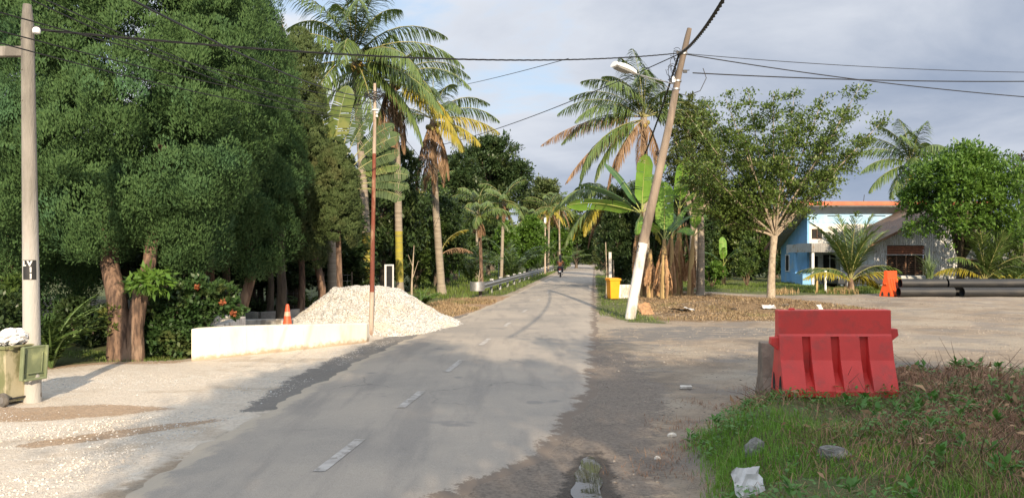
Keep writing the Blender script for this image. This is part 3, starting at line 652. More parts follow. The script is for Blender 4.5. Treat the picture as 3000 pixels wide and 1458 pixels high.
# ---------------------------------------------------------------- coconut palms, left
random.seed(5)
Yp = 31.0
palm('coconut_palm', 'tallest coconut palm with a heavy dark crown above the rusty pole', GX(1085, Yp), P(1038, 170, Yp), .19, .13,
     [(178, 28, -55, 1.12, 'g'), (150, 62, -25, 1.05, 'g'), (120, 75, 10, 1.0, 'g'), (95, 85, 30, 1.0, 'g'), (60, 72, 5, 1.0, 'g'), (25, 55, -30, 1.05, 'g'), (2, 30, -50, 1.1, 'g'), (200, -5, -68, .95, 'g'), (340, -8, -62, 1.1, 'g'), (320, 12, -65, 1.05, 'g'), (275, 20, -70, .95, 'g'), (250, -15, -78, .9, 'g'), (230, 30, -55, .9, 'g'), (355, -30, -80, 1.05, 'g'), (300, -35, -82, .95, 'g'), (40, 10, -60, 1, 'g'), (80, 40, -40, 1, 'g'), (285, 60, -30, .9, 'g'), (265, 76, 15, .95, 'g'), (310, 74, -5, .95, 'g'), (225, 66, -15, .95, 'g')],
     nuts=9, mid=P(1062, 500, Yp), lowmat=m_palm_yellow, lowz=2.9, flen=4.3, leaf=1.2, pairs=84, width=.05)
Yp = 33.0
palm('coconut_palm', 'coconut palm with a yellow algae-streaked trunk beside the gravel heap', GX(1172, Yp), P(1150, 235, Yp), .17, .13,
     [(100, 80, 10, .9, 'g'), (60, 65, -20, .95, 'g'), (20, 45, -45, .95, 'g'), (345, 25, -55, .95, 'g'), (310, 5, -70, 1.0, 'g'), (165, 30, -50, .85, 'g'), (200, 5, -65, .85, 'g'), (240, 0, -72, .85, 'g'), (270, 45, -55, .85, 'g'), (330, -20, -60, 1.05, 'y'), (352, -10, -66, .8, 'y'), (250, -65, -88, .75, 'd'), (285, -68, -88, .85, 'd'), (220, -66, -88, .7, 'd'), (320, -70, -88, .8, 'd'), (130, 50, -30, .9, 'g')],
     nuts=5, mid=P(1165, 500, Yp), lowmat=m_palm_yellow, lowz=3.1, flen=4.0, leaf=1.05, pairs=70)
Yp = 38.0
palm('coconut_palm', 'coconut palm with pale curved trunk and hanging dead fronds nearest the guardrail', GX(1295, Yp), P(1268, 350, Yp), .2, .14,
     [(95, 82, 20, 1.0, 'g'), (70, 70, 0, 1.0, 'g'), (40, 52, -25, 1.05, 'g'), (15, 35, -45, .95, 'g'), (150, 58, -15, 1.0, 'g'), (178, 35, -45, .85, 'g'), (210, 15, -60, .8, 'g'), (275, 55, -40, .9, 'g'), (300, 35, -55, .9, 'g'), (358, 8, -40, .9, 'y'), (340, -5, -55, .75, 'y'), (320, -15, -70, .7, 'y'), (200, -68, -88, .9, 'd'), (225, -66, -88, 1.0, 'd'), (250, -70, -88, .95, 'd'), (280, -68, -88, 1.0, 'd'), (310, -66, -88, .9, 'd'), (335, -64, -88, .8, 'd'), (265, -60, -88, .85, 'd')],
     nuts=8, mid=P(1276, 600, Yp), flen=3.8, leaf=1.0, pairs=66)
# traveller palm: petioles in one plane, long torn blades
tv = thing('traveller_palm', 'fan-shaped traveller palm with long pale petioles behind the rusty pole', 'palm tree', GX(975, 25.5))
MB().tube([(0, 0, -.1), (0, 0, 2), (0, 0, 4.3)], [.2, .17, .2], 12).build('trunk', m_palm_trunk, tv, smooth=True)
random.seed(3)
for i in range(17):
    a = 150-i*9.0; flat = 0 if a < 90 else 180; e = a if a < 90 else 180-a
    ln = (2.0 if i < 8 else 1.35)+random.uniform(-.15, .2)
    e1 = e-18 if e > 60 else e-42
    blade(tv, (0, .03*(-1)**i, 4.1), flat+random.uniform(-7, 7), e, e1, ln, .80 if i < 8 else .56, m_trav if (i < 8 or i == 13) else m_trav_d, petiole=1.6 if e > 45 else 1.15, torn=.2 if i < 8 else .55, roll=R(random.uniform(55, 78)) if i < 9 else R(random.uniform(48, 74)), sag=.3, pmat=m_petiole, pr=.03, power=2.2)
# ---------------------------------------------------------------- mid-distance trees, left of the road
random.seed(12)
def btree(lb, u, Yd, vtop, vbot, wpx, mat, n=14000, leaf=.22, name='broadleaf_tree', nb=18, group=None, k=.42, trunk=None, barkm=None, sub=20, spread=.33, bottom=-.8, asp=.45):
    zt = ZV(vtop, Yd); zb = ZV(vbot, Yd); rx = wpx/2/F*Yd; c = (0, 0, (zt+zb)/2)
    return tree(name, lb, GX(u, Yd), trunk or max(.5, zb*.9+.3), .07+.022*zt, round_blobs(c, rx, rx*.8, (zt-zb)/2*1.12, nb, k, bottom), mat, barkm or m_bark_dark, n, leaf, leaf*asp, group, sub=sub, spread=spread)
btree('great round dark-crowned tree rising above the palms left of the road', 1437, 88, 402, 620, 235, m_leaf_dark, 34000, .42, nb=34, k=.34, sub=24)
btree('large dark tree behind the curved-trunk palm', 1330, 75, 470, 700, 190, m_leaf_dark, 22000, .36, nb=24)
btree('bushy green tree between the yellow-streaked palm and the curved trunk', 1215, 41, 590, 850, 150, m_leaf_mid, 15000, .17, nb=20)
btree('leafy tree filling the gap between the two yellow-streaked trunks', 1120, 40.5, 560, 850, 110, m_leaf_mid, 11000, .18, nb=18)
btree('bushy tree behind the traveller palm and rusty pole', 1040, 38, 540, 850, 130, m_leaf_mid, 12000, .18, nb=18)
btree('bright leafy tree between the curved trunk and the guardrail start', 1310, 52, 590, 830, 100, m_leaf_bright, 10000, .2, nb=16)
btree('green tree behind the half-hidden palm left of the great round crown', 1250, 62, 520, 800, 150, m_leaf_mid, 14000, .28, nb=20)
btree('low bushy tree under the curved-trunk palm', 1130, 44, 600, 840, 150, m_leaf_dark, 13000, .2)
btree('leafy tree with light green tips behind the guardrail start', 1335, 58, 640, 790, 120, m_leaf_mid, 12000, .22)
btree('rounded dark green tree beside the middle of the guardrail', 1545, 74, 640, 800, 110, m_leaf_bright, 14000, .3)
btree('green tree just left of the motorcyclist', 1480, 66, 660, 815, 80, m_leaf_bright, 10000, .24)
btree('dark tree behind the ringed-trunk fan palm', 1430, 70, 600, 790, 130, m_leaf_dark, 14000, .3)
btree('tall light green tree right of the great round crown', 1600, 110, 540, 740, 130, m_leaf_far, 18000, .5)
btree('olive tree filling the end of the road on its left', 1560, 130, 560, 760, 120, m_leaf_far, 16000, .6)
btree('bushy tree at the far bend of the road', 1688, 118, 640, 775, 100, m_leaf_mid, 15000, .4)
btree('yellow-green tree beside the far end of the road', 1640, 100, 655, 785, 70, m_leaf_bright, 9000, .34)
btree('dense tree closing the far end of the road', 1730, 170, 610, 775, 150, m_leaf_far, 18000, .6)
btree('red-tinged bare-topped tree behind the slim olive juniper', 815, 34, 80, 420, 70, ML('reddish_leaf', (.20, .12, .07), (.13, .12, .05), (.25, .14, .09), .6, .2), 2600, .14, nb=12)
w_ = []
for i in range(70):
    a = random.uniform(0, 1); x = -75+150*a; y = random.uniform(185, 240); hh = random.uniform(9, 15)
    w_ += [(x, y, hh*.45, 5.5, 5, hh*.5), (x+3, y-3, hh*.25, 4.5, 4.5, hh*.3)]
V, Fc = crown(w_, 60000, 1.1, .55, 14); tag(mesh_np('distant_woods', V, Fc, m_leaf_far), 'line of distant trees closing the view beyond the road', 'woods', kind='stuff')
# smaller palms along the guardrail
random.seed(31)
for u, Yd, vt, fl, lb, kinds in ((1412, 47, 640, 1.9, 'small palm with shaggy fibrous trunk beside the guardrail end', 'g'), (1468, 52, 590, 2.1, 'taller slim palm with ringed trunk behind the guardrail', 'g'), (1395, 60, 600, 2.4, 'feathery palm deep behind the guardrail start', 'g'), (1556, 78, 640, 2.3, 'thin pale-stemmed palm halfway along the guardrail', 'g'), (1606, 86, 610, 2.8, 'palm with hanging orange-brown fronds above the guardrail', 'o'), (1640, 98, 600, 3.0, 'palm with drooping brown-green fronds above the motorcyclist', 'o'), (1230, 50, 570, 2.6, 'half-hidden palm between the yellow-streaked and curved trunks', 'g')):
    fr = ring(9, 35, 80, -50, 10, u)+ring(4, -5, 15, -75, -60, u+20)
    if kinds == 'o': fr += ring(6, -30, -10, -85, -75, 15, (.8, 1), 'y')+ring(5, -60, -40, -88, -84, 40, (.8, 1), 'd')
    elif Yd < 55: fr += ring(3, -62, -50, -88, -84, 40, (.4, .6), 'd')
    palm('small_palm', lb, GX(u, Yd), P(u, vt, Yd)+Vector((random.uniform(-.2, .2), 0, 0)), .12, .09, fr, flen=fl*1.1, leaf=.7, pairs=36, width=.06, tmat=m_palm_trunk if Yd > 50 else m_bark)
for u, Yd, hgt_, lb in ((1205, 27.8, 2.3, 'thin bare sapling at the right foot of the gravel heap'), (1400, 40, 1.2, 'short dead stem behind the guardrail start')):
    t = thing('sapling', lb, 'sapling', GX(u, Yd)); mb = MB()
    mb.tube([(0, 0, -.05), (.02, 0, hgt_*.4), (.1, 0, hgt_)], [.045, .035, .012], 7); mb.tube([(.06, 0, hgt_*.65), (-.12, 0, hgt_*.85)], [.015, .006], 5); mb.tube([(.03, 0, hgt_*.45), (.25, .05, hgt_*.75)], [.015, .006], 5)
    mb.build('stem', m_bark_pale, t)
t = thing('sapling', 'young leaning sapling with one drooping red-brown frond by the curved trunk', 'sapling', GX(1300, 39))
MB().tube([(0, 0, -.05), (-.05, 0, 1.2), (-.1, -.1, 2.0)], [.04, .03, .02], 7).build('stem', m_bark, t)
add_frond(t, ((-.1, -.1, 2.0), 8, 35, -40, 1.7), m_palm_dead, m_rach_dead, leaf=.4, pairs=30, droop=.7)
add_frond(t, ((-.1, -.1, 2.2), 20, 65, 0, 1.9), m_palm_y, m_rach, leaf=.4, pairs=30, droop=.5)
# ================================================================ RIGHT: BANANAS, PALMS, TREES
random.seed(8)
Yp = 44.0
palm('coconut_palm', 'coconut palm behind the leaning pole with a big dead brown frond hanging left', GX(1893, Yp), P(1886, 345, Yp), .24, .19,
     [(165, 40, -42, 1.05, 'g'), (140, 64, -10, 1.05, 'g'), (110, 80, 25, 1.0, 'g'), (75, 78, 15, .9, 'g'), (45, 60, -20, .9, 'g'), (15, 40, -45, .9, 'g'), (350, 12, -55, .8, 'g'), (182, 12, -58, 1.0, 'g'), (200, 30, -55, .9, 'g'), (230, 55, -30, .85, 'g'), (260, 68, -15, .8, 'g'), (125, 72, 0, .95, 'g'), (152, 52, -25, 1.0, 'g'), (100, 84, 45, .95, 'g'), (60, 70, 10, .8, 'g'), (30, 52, -30, .8, 'g'), (0, 25, -50, .8, 'g'), (190, -30, -80, .9, 'g'), (184, 2, -40, 1.2, 'd'), (190, -22, -62, 1.15, 'd'), (215, -40, -80, .8, 'd'), (250, -55, -86, .7, 'd'), (300, -55, -86, .7, 'd'), (195, -45, -85, .9, 'd'), (205, -12, -78, 1.1, 'g'), (175, -20, -80, 1.05, 'g')],
     nuts=4, flen=5.2, leaf=1.35, pairs=84, width=.058)
# old leaf bases on that palm's head
def banana(lb, base, h, r, leaves, dead=5, group='banana plants in the clump', lean=(0, 0), dmat=None):
    t = thing('banana_plant', lb, 'banana plant', base, 0, group)
    MB().tube([(0, 0, -.1), (lean[0]*.3, lean[1]*.3, h*.4), (lean[0]*.7, lean[1]*.7, h*.75), (lean[0], lean[1], h)], [r*1.2, r, r*.75, r*.42], 12).build('stem', m_bstem, t, smooth=True)
    for az, e0, e1, ln, wd, k in leaves:
        blade(t, (lean[0], lean[1], h-.08), az, e0, e1, ln, wd, m_ban if k == 'b' else m_ban_d, petiole=.45, torn=.2, roll=R(40 if k == 'b' else random.uniform(-12, 22)) if e0 < 70 else R(random.uniform(-20, 20)), sag=.35)
    for i in range(dead):      # dead leaves folded down against the stem
        a = i*360/dead+random.uniform(-25, 25); zt = h*random.uniform(.5, .95); ln = zt*random.uniform(.55, .95)
        tag(blade(t, (lean[0]*.7+r*.7*math.cos(R(a)), lean[1]*.7+r*.7*math.sin(R(a)), zt), a, random.uniform(-88, -62), -90, ln, random.uniform(.14, .26), m_bdead, petiole=.08, torn=.45, roll=R(random.uniform(-60, 60)), sag=.9, pmat=m_bdead, name='dead_leaf'), 'shrivelled brown hanging leaf')
    return t
Yb = 36.0
banana('banana plant with the highest broad leaves, left of the leaning pole', GX(1880, Yb), ZV(620, Yb)-0, .17,
       [(172, 38, 4, 2.9, .75, 'd'), (182, 18, -14, 3.2, .8, 'b'), (150, 62, 38, 2.7, .75, 'd'), (275, 82, 58, 2.4, .74, 'b'), (20, 74, 40, 2.3, .7, 'b'), (65, 80, 55, 2.2, .6, 'd'), (250, -20, -80, 1.2, .5, 'b'), (350, 45, -10, 1.6, .5, 'd')], 9)
banana('banana plant with one upright glossy leaf right of the leaning pole', GX(1946, 33.5), ZV(700, 33.5), .16,
       [(265, 88, 80, 2.15, .78, 'b'), (10, 55, 20, 1.3, .5, 'd'), (60, 60, 30, 1.3, .5, 'd'), (200, 60, -30, 1.1, .45, 'b')], 5)
banana('brown-sheathed banana plant in the middle of the clump', GX(1990, 37), ZV(610, 37), .15, [(30, 75, 30, 2.0, .6, 'b'), (160, 70, 20, 2.0, .6, 'd'), (275, 80, 55, 2.0, .65, 'b'), (330, 55, 0, 1.6, .55, 'b')], 9)
banana('leafless dead banana stem wrapped in brown leaves right of the whitewashed pole', GX(1905, 34.5), ZV(730, 34.5), .15, [], 12)
banana('dead banana stem wrapped in hanging brown leaves behind the upright leaf', GX(1968, 36), ZV(690, 36), .13, [(300, 40, -60, 1.1, .4, 'b'), (20, 72, 30, 1.6, .5, 'b')], 10)
banana('thin brown banana stem at the right of the clump', GX(2022, 36.5), ZV(690, 36.5), .14, [(45, 65, 5, 1.4, .5, 'b'), (280, 78, 50, 1.7, .55, 'b'), (350, 50, -10, 1.4, .5, 'd')], 7, lean=(.15, 0))
banana('stubby dry banana stem lowest in the clump', GX(1932, 35.5), ZV(770, 35.5), .13, [], 6)
banana('banana plant standing alone in the shade beyond the lawn', GX(2120, 50), 1.4, .12, [(80, 80, 50, 1.6, .5, 'b'), (0, 55, 0, 1.5, .45, 'd'), (180, 50, -10, 1.5, .45, 'd'), (250, 60, 10, 1.3, .45, 'b'), (310, 60, 10, 1.3, .45, 'd')], 0, group=None)
t = thing('bare_palm', 'straight pale trunk at the right edge of the banana clump', 'tree', GX(2052, 36.6))
palm_trunk(t, [(0, 0, -.1), (.03, 0, 2.4), (-.02, 0, 5.2)], .2, .13, m_palm_trunk)
for a, e0, e1, s in ((20, 30, -30, 1.6), (60, 50, -20, 1.7), (150, 55, -10, 1.7), (200, 35, -30, 1.5), (330, 40, -40, 1.6), (280, 55, -20, 1.5)): add_frond(t, ((0, 0, 5.1), a, e0, e1, s), m_palm, m_rach, leaf=.5, pairs=26)
palm('coconut_palm', 'short palm with long drooping green-yellow fronds over the right road edge', GX(1800, 50), P(1790, 585, 50), .18, .13,
     ring(9, 10, 60, -80, -55, 5, (.9, 1.15))+ring(6, -20, 10, -88, -78, 20, (.8, 1.1))+ring(4, -20, 0, -86, -76, 150, (.8, 1.0), 'y')+ring(3, -50, -30, -88, -84, 170, (.7, .9), 'd'), flen=4.6, leaf=1.1, pairs=60, width=.075)
for u_, Y_, ln_, lb_2 in ((1260, 46, 4.6, 'clump of tall feathery fronds behind the curved-trunk palm'), (1500, 60, 4.4, 'feathery clumping palm behind the middle of the guardrail'), (1380, 52, 3.8, 'feathery clumping palm left of the shaggy small palm'), (1575, 84, 5.0, 'feathery palm clump deep behind the far guardrail'), (1655, 104, 5.0, 'yellow-green feathery palm clump near the far road bend'), (1690, 125, 5.5, 'feathery palm clump closing the road end')):
    fern('clumping_palm', lb_2, GX(u_, Y_), 15, ln_, m_palm, 'palm tree', (55, 86), leaf=.7, w_=.08, pairs=40)
# dark drooping-leaved trees between road and bananas
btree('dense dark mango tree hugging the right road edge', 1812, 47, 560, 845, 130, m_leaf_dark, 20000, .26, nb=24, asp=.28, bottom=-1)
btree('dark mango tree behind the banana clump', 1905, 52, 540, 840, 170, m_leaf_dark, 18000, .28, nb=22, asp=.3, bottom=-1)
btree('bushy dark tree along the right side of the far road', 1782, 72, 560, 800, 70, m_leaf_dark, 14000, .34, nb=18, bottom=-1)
btree('green tree leaning over the far right road edge', 1768, 110, 590, 790, 60, m_leaf_far, 12000, .45, nb=16, bottom=-1)
random.seed(77)
for i, (u, Yd, vt, wp, lb) in enumerate(((2010, 58, 520, 170, 'dark tree behind the banana clump and straight pale trunk'), (2110, 62, 560, 160, 'dark tree beyond the lawn left of the pale-trunked tree'), (2205, 60, 600, 140, 'shrubby tree beyond the lawn behind the pale trunk'), (2160, 70, 520, 180, 'tall shaded tree at the back of the lawn'), (2275, 66, 610, 110, 'dark tree beside the blue house wall'))):
    btree(lb, u, Yd, vt, 800, wp, (m_leaf_dark, m_leaf_mid, m_leaf_mid, m_leaf_dark, m_leaf_dark)[i], 15000, .3, nb=20, bottom=-1)
for u, Yd, lb in ((2085, 46, 'low bright shrub on the lawn edge right of the bananas'), (2190, 48, 'leafy young shrub on the lawn before the dark trees')):
    t = thing('shrub', lb, 'shrub', GX(u, Yd)); mb = MB()
    for i in range(6): limb(mb, (0, 0, -.05), (.3*math.cos(i), .3*math.sin(i), 1.0), .025, .008)
    mb.build('stems', m_bark, t); hh = 1.5 if u < 2100 else 3.2
    V, Fc = crown(round_blobs((0, 0, hh*.5), .8, .7, hh*.5, 9, .45, -1), 4200, .17, .08); mesh_np('foliage', V, Fc, m_leaf_bright if u < 2100 else m_leaf_mid, t)
# pale-trunked vase tree
tb = G(2258, 892); tb.z = .14
vt = thing('vase_shaped_tree', 'pale-trunked tree with branches fanning into an airy vase crown', 'tree', tb); Yv = tb.y; mb = MB()
L0 = lambda u, v, dy=0: Vector(((u-1500)/F*(Yv+dy)-tb.x, dy, ZV(v, Yv+dy)-tb.z))
fk = L0(2268, 690)
mb.tube([(0, 0, -.3), (.02, 0, .8), (.06, 0, 1.7), fk], [.19, .145, .125, .14], 11, cap=False)
tips = [(2010, 330, -.8), (1995, 420, .6), (2060, 285, 1.4), (2120, 275, -1.2), (2190, 260, .4), (2265, 265, -1.0), (2330, 262, 1.2), (2420, 268, .2), (2520, 252, -.4), (2595, 345, .3), (2550, 400, 1.2), (2480, 330, -1.4), (2060, 480, -1.6), (2000, 520, .2), (2400, 420, 1.8), (2180, 400, -2.0), (2300, 380, -2.0), (2230, 340, 2.2), (2090, 560, 1.2), (2130, 370, .0), (2350, 330, .0), (2440, 480, -.8), (1990, 470, -.6), (2040, 600, 0), (2480, 440, .6), (2160, 470, 1.4)]
lp = []
for i, (u, v, dy) in enumerate(tips):
    e = L0(u, v, dy); s = fk+Vector((random.uniform(-.05, .05), 0, random.uniform(-.15, .25)))
    ctrl = s.lerp(e, .45)+Vector((0, 0, -.25 if v > 350 else .05)); pts = [s+(ctrl-s)*2*q*(1-q)*1.0+(e-s)*q*q for q in [k/10 for k in range(11)]]
    mb.tube(pts, [.052-.047*k/10 for k in range(11)], 6, cap=False)
    for q in range(40):
            tq = 10*(.26+.74*random.random()**.8); k = min(10, int(tq)+1); c = pts[k-1].lerp(pts[k], tq-k+1)
            o_ = Vector((random.gauss(0, .30), random.gauss(0, .34), random.gauss(0, .10)))*(1.35-k*.075); lp.append((c+o_, (pts[k]-pts[k-1]).normalized()))
            if q % 4 == 0: mb.tube([c, c+o_*.5+Vector((0, 0, .05)), c+o_], [.012, .008, .004], 4, cap=False)
mb.build('trunk', m_bark_pale, vt, smooth=True)
C = np.array([tuple(q[0]) for q in lp]); Dd = np.array([tuple(q[1]) for q in lp]); n_ = 38000; si = rng.integers(0, len(C), n_)
Pt = C[si]+rng.normal(size=(n_, 3))*np.array((.16, .16, .07)); l = .135*rng.uniform(.7, 1.25, n_)
V, Fc = cards(Pt, Dd[si]*.5+runit(n_)+UP*.15, l, l*.5, .6, .05); mesh_np('crown', V, Fc, ML('vase_tree_leaf', (.078, .130, .025), (.13, .185, .04), (.058, .095, .024), .42, .25, 1.3), vt)
# second, darker airy tree behind it on the left
btree('airy small-leaved tree behind the left half of the vase tree', 2035, 42, 300, 640, 190, m_leaf_olive, 22000, .16, nb=30, k=.36, barkm=m_bark_pale, bottom=-.9)
# big bright bush tree, red-leaved shrub and far coconut palm at the right
Ym = 41.0
tree('bush_tree', 'big rounded bright green tree in front of the wooden house', GX(2815, Ym), 1.6, .22, round_blobs((0, 0, 5.0), 3.05, 2.7, 3.0, 34, .36, -.75)+[(-2.3, -.5, 3.4, 1.0, .9, .6), (2.4, -.3, 3.5, 1.2, 1, .9), (3.2, 0, 5.4, 1.0, .9, 1.2)], m_leaf_bright, m_bark_dark, 34000, .21, .10, sub=26)
btree('dense green tree at the right edge behind the young palm', 2985, 43, 640, 850, 180, m_leaf_mid, 12000, .2, bottom=-1)
btree('reddish small-leaved tree at the far right edge', 3000, 46, 455, 620, 90, ML('maroon_leaf', (.11, .07, .05), (.07, .075, .03), (.15, .07, .06), .5, .2), 3200, .17, nb=12)
random.seed(4)
palm('coconut_palm', 'coconut palm rising behind the bright green tree at right', GX(2672, 58), P(2668, 478, 58), .22, .17,
     [(172, 45, -35, .9, 'g'), (150, 62, -5, .9, 'g'), (120, 76, 20, .9, 'g'), (90, 84, 40, .9, 'g'), (65, 74, 10, .9, 'g'), (40, 58, -15, .9, 'g'), (10, 42, -35, .9, 'g'), (184, 18, -50, .9, 'g'), (195, -8, -60, .95, 'g'), (215, -25, -70, .85, 'g'), (250, 20, -60, .8, 'g'), (285, 50, -40, .8, 'g'), (270, 75, 20, .8, 'g'), (230, 60, -10, .8, 'g'), (225, -45, -80, .7, 'y'), (330, 10, -50, .8, 'g')], flen=4.6, leaf=1.3, pairs=66, width=.085)
# young palms in front of the houses
def young(lb, base, n, ln, extra=()):
    t = thing('young_palm', lb, 'palm tree', base)
    MB().tube([(0, 0, -.05), (.02, 0, .35), (0, 0, .75)], [.2, .16, .1], 10).build('trunk', m_bark, t, smooth=True)
    for i in range(n): add_frond(t, ((0, 0, .6), i*360/n*1.618 % 360, random.uniform(66, 88), random.uniform(28, 66), ln*random.uniform(.85, 1.1)), m_palm, m_rach, leaf=.95, pairs=56, droop=.12, width=.06)
    for a, e0, e1, s, k in extra: add_frond(t, ((0, 0, .6), a, e0, e1, ln*s), m_palm_y if k == 'y' else m_palm, m_rach, leaf=.75, pairs=46, droop=.4, width=.06)
    return t
young('young coconut palm with upright fronds in front of the blue house', GX(2492, 39.5), 11, 3.5, [(185, 50, -55, .75, 'g'), (0, 48, -40, .85, 'g'), (345, 35, -45, .8, 'y'), (200, 28, -30, .9, 'y'), (20, 25, -60, .6, 'y'), (160, 40, -30, .8, 'g')])
young('young coconut palm with spreading fronds behind the black pipes', GX(2885, 39.5), 8, 3.1, [(180, 42, -40, .95, 'y'), (10, 45, -35, .95, 'g'), (200, 60, -25, 1, 'g'), (340, 60, -20, 1, 'g'), (30, 30, -30, .8, 'g')])
t = thing('pandanus', 'spiky long-leaved pandanus with stilt roots by the wooden house window', 'plant', GX(2722, 38.8))
mb = MB()
for i in range(7): mb.tube([(.3*math.cos(i*.9), .3*math.sin(i*.9), -.05), (.08*math.cos(i*.9), .08*math.sin(i*.9), .5)], .025, 5)
mb.tube([(0, 0, .1), (0, 0, .8)], .08, 8); mb.build('stem', m_bark_pale, t)
n_ = 70; Pt = np.zeros((n_, 3))+np.array((0, 0, .6))+rng.normal(size=(n_, 3))*np.array((.05, .05, .12)); V, Fc = blades(Pt, rng.uniform(.9, 1.7, n_), .06, .55, .55); mesh_np('leaves', V, Fc, ML('pandanus_leaf', (.12, .18, .07), (.17, .23, .09), None, .45, .2), t)
fern('strap_plant', 'yellow-striped strap plant at the right edge behind the pipes', GX(2962, 38.5), 16, 1.7, m_palm_y, 'plant', (45, 85), .25, .06, 16)
# shade tree standing behind the viewpoint: only its shade is in view
# ================================================================ SHADE TREE BEHIND THE VIEWPOINT
random.seed(14)
stb = []
for i in range(66):
    x = random.uniform(1.3, 10.2); y = random.uniform(-9.5, -4.2); z = random.uniform(4.3, 9.7)
    if i >= 52: x = random.uniform(-.7, 2.6); y = random.uniform(-9.5, -5); z = random.uniform(4.8, 8.8)
    elif i >= 40: x = random.uniform(5, 10.5); y = random.uniform(-9.5, -5); z = random.uniform(5.8, 9.4)
    stb.append((x, y+7, z, random.uniform(.8, 1.4), random.uniform(.8, 1.4), random.uniform(.6, 1.0)))
for z in (6.7, 7.2, 7.7, 8.2, 8.7, 9.2):
    for dx in (-.5, .5): stb.append((3.75+.38*(z-1)+dx, 8.7-2.21*(z-1)+7, z, 1.0, 1.0, .8))
tree('shade_tree', 'broad roadside tree behind the viewpoint whose shade falls across the near road', (0, -7, 0), 4, .3, [(b[0], b[1], b[2])+b[3:] for b in stb], m_leaf_mid, m_bark, 92000, .16, .085, lean=(4.0, 0), spread=.45)
# ================================================================ OBJECT MATERIALS
m_conc = M('weathered_concrete', (.29, .265, .235), (.20, .185, .16), 7, .88, .5, 60, stretch=(1, 1, .18), c3=(.13, .12, .105), s3=2.5, t3=(.48, .60))
m_conc_white = M('whitewashed_concrete', (.74, .71, .66), (.62, .59, .54), 6, .8, .3, 40, stretch=(1, 1, .4), c3=(.40, .36, .30), s3=3.5, t3=(.50, .62))
m_wall = M('white_wall_paint', (.76, .71, .59), (.70, .65, .53), 3, .8, .3, 50, stretch=(1, 1, .3), c3=(.56, .50, .39), s3=1.6, t3=(.52, .68))
nt = m_wall.node_tree; b_ = [n for n in nt.nodes if n.type == 'BSDF_PRINCIPLED'][0]; old = b_.inputs['Base Color'].links[0].from_socket      # splashed mud along the foot, rain streaks from the coping
pos = nd(nt, 'ShaderNodeTexCoord').outputs['Object']; zv = nd(nt, 'ShaderNodeSeparateXYZ', {0: pos}).outputs[2]
mudf = sstep(nt, mth(nt, 'SUBTRACT', mth(nt, 'MULTIPLY', noise(nt, pos, 7, 8, .7), .30), zv), .04, .14)
stk = sstep(nt, noise(nt, nd(nt, 'ShaderNodeMapping', {'Vector': pos, 'Scale': (9, 9, .5)}).outputs[0], 2, 6, .6), .60, .74)
c_ = mixc(nt, mth(nt, 'MULTIPLY', stk, .5), old, (.40, .36, .29)); nt.links.new(mixc(nt, mth(nt, 'MULTIPLY', mudf, .85), c_, (.36, .26, .165)), b_.inputs['Base Color'])
m_kerb = M('grey_kerb', (.36, .34, .31), (.28, .265, .245), 6, .9, .4, 40, c3=(.5, .46, .40), s3=2)
m_black = M('black_rubber', (.025, .025, .027), (.035, .034, .033), 8, .6)
m_steel = M('galvanised_steel', (.40, .41, .42), (.32, .33, .34), 9, .5, .1, 60, metallic=.75, c3=(.34, .33, .31), s3=4)
m_red = M('red_plastic', (.71, .056, .046), (.63, .052, .043), 4, .48, .12, 60, c3=(.50, .06, .05), s3=3.4, t3=(.50, .66), spec=.45)
m_orange = M('orange_plastic', (.72, .10, .022), (.64, .09, .025), 5, .5, .1, 50)
m_cone = M('cone_orange', (.70, .12, .045), (.55, .09, .04), 6, .5, c3=(.45, .10, .06), s3=5)
m_yel = M('yellow_bin_plastic', (.85, .36, .015), (.80, .33, .015), 5, .42, .05, 40)
m_bin = M('dirty_green_plastic', (.155, .165, .075), (.25, .23, .13), 5, .8, .2, 40, stretch=(1, 1, .5), c3=(.40, .36, .24), s3=5, t3=(.46, .60))
m_lid = M('green_lid_plastic', (.195, .225, .125), (.155, .185, .10), 5, .6, .1, 40, c3=(.30, .33, .17), s3=3)
m_wheel = M('dusty_rubber', (.085, .078, .07), (.14, .125, .105), 9, .9)
m_white = M('white_enamel', (.80, .80, .78), (.72, .72, .70), 5, .4)
m_bag = M('crumpled_white_bag', (.74, .73, .72), (.62, .61, .60), 9, .45, .8, 14)
m_bag_o = M('orange_bag', (.75, .20, .06), (.65, .16, .06), 9, .5, .6, 14)
m_stone = M('pale_stone', (.62, .58, .51), (.48, .44, .38), 9, .9, .8, 30, c3=(.34, .31, .27), s3=6)
m_rust = M('rusty_steel', (.20, .055, .030), (.14, .045, .03), 5, .8, .6, 40, stretch=(1, 1, .3), c3=(.38, .25, .16), s3=3.2, t3=(.50, .62))
m_palepole = M('faded_pole_paint', (.45, .37, .29), (.34, .27, .21), 6, .8, .5, 40, stretch=(1, 1, .3), c3=(.22, .13, .09), s3=3)
m_cable = M('black_cable', (.014, .014, .015), (.02, .02, .02), 5, .55)
m_spun = M('spun_concrete_pole', (.30, .235, .18), (.235, .185, .14), 5, .85, .5, 50, stretch=(1, 1, .2), c3=(.14, .11, .085), s3=1.6, t3=(.48, .62))
m_blackp = M('black_sign_paint', (.02, .02, .02), (.03, .03, .03), 6, .6)
m_wletter = M('white_letter_paint', (.70, .69, .66), (.6, .59, .56), 14, .7)
def lettering(txt, loc, size, mat, parent, rx=90, rz=0.0, name='lettering'):
    c = bpy.data.curves.new(name, 'FONT'); c.body = txt; c.size = size; c.align_x = 'CENTER'; c.align_y = 'CENTER'; c.extrude = .001; c.offset = .006*size/.1
    tmp = bpy.data.objects.new(name, c); me = bpy.data.meshes.new_from_object(tmp); bpy.data.objects.remove(tmp)
    me.materials.clear(); o = link(name, me, mat, parent)
    o.location = loc; o.rotation_euler = (R(rx), 0, R(rz)); return o
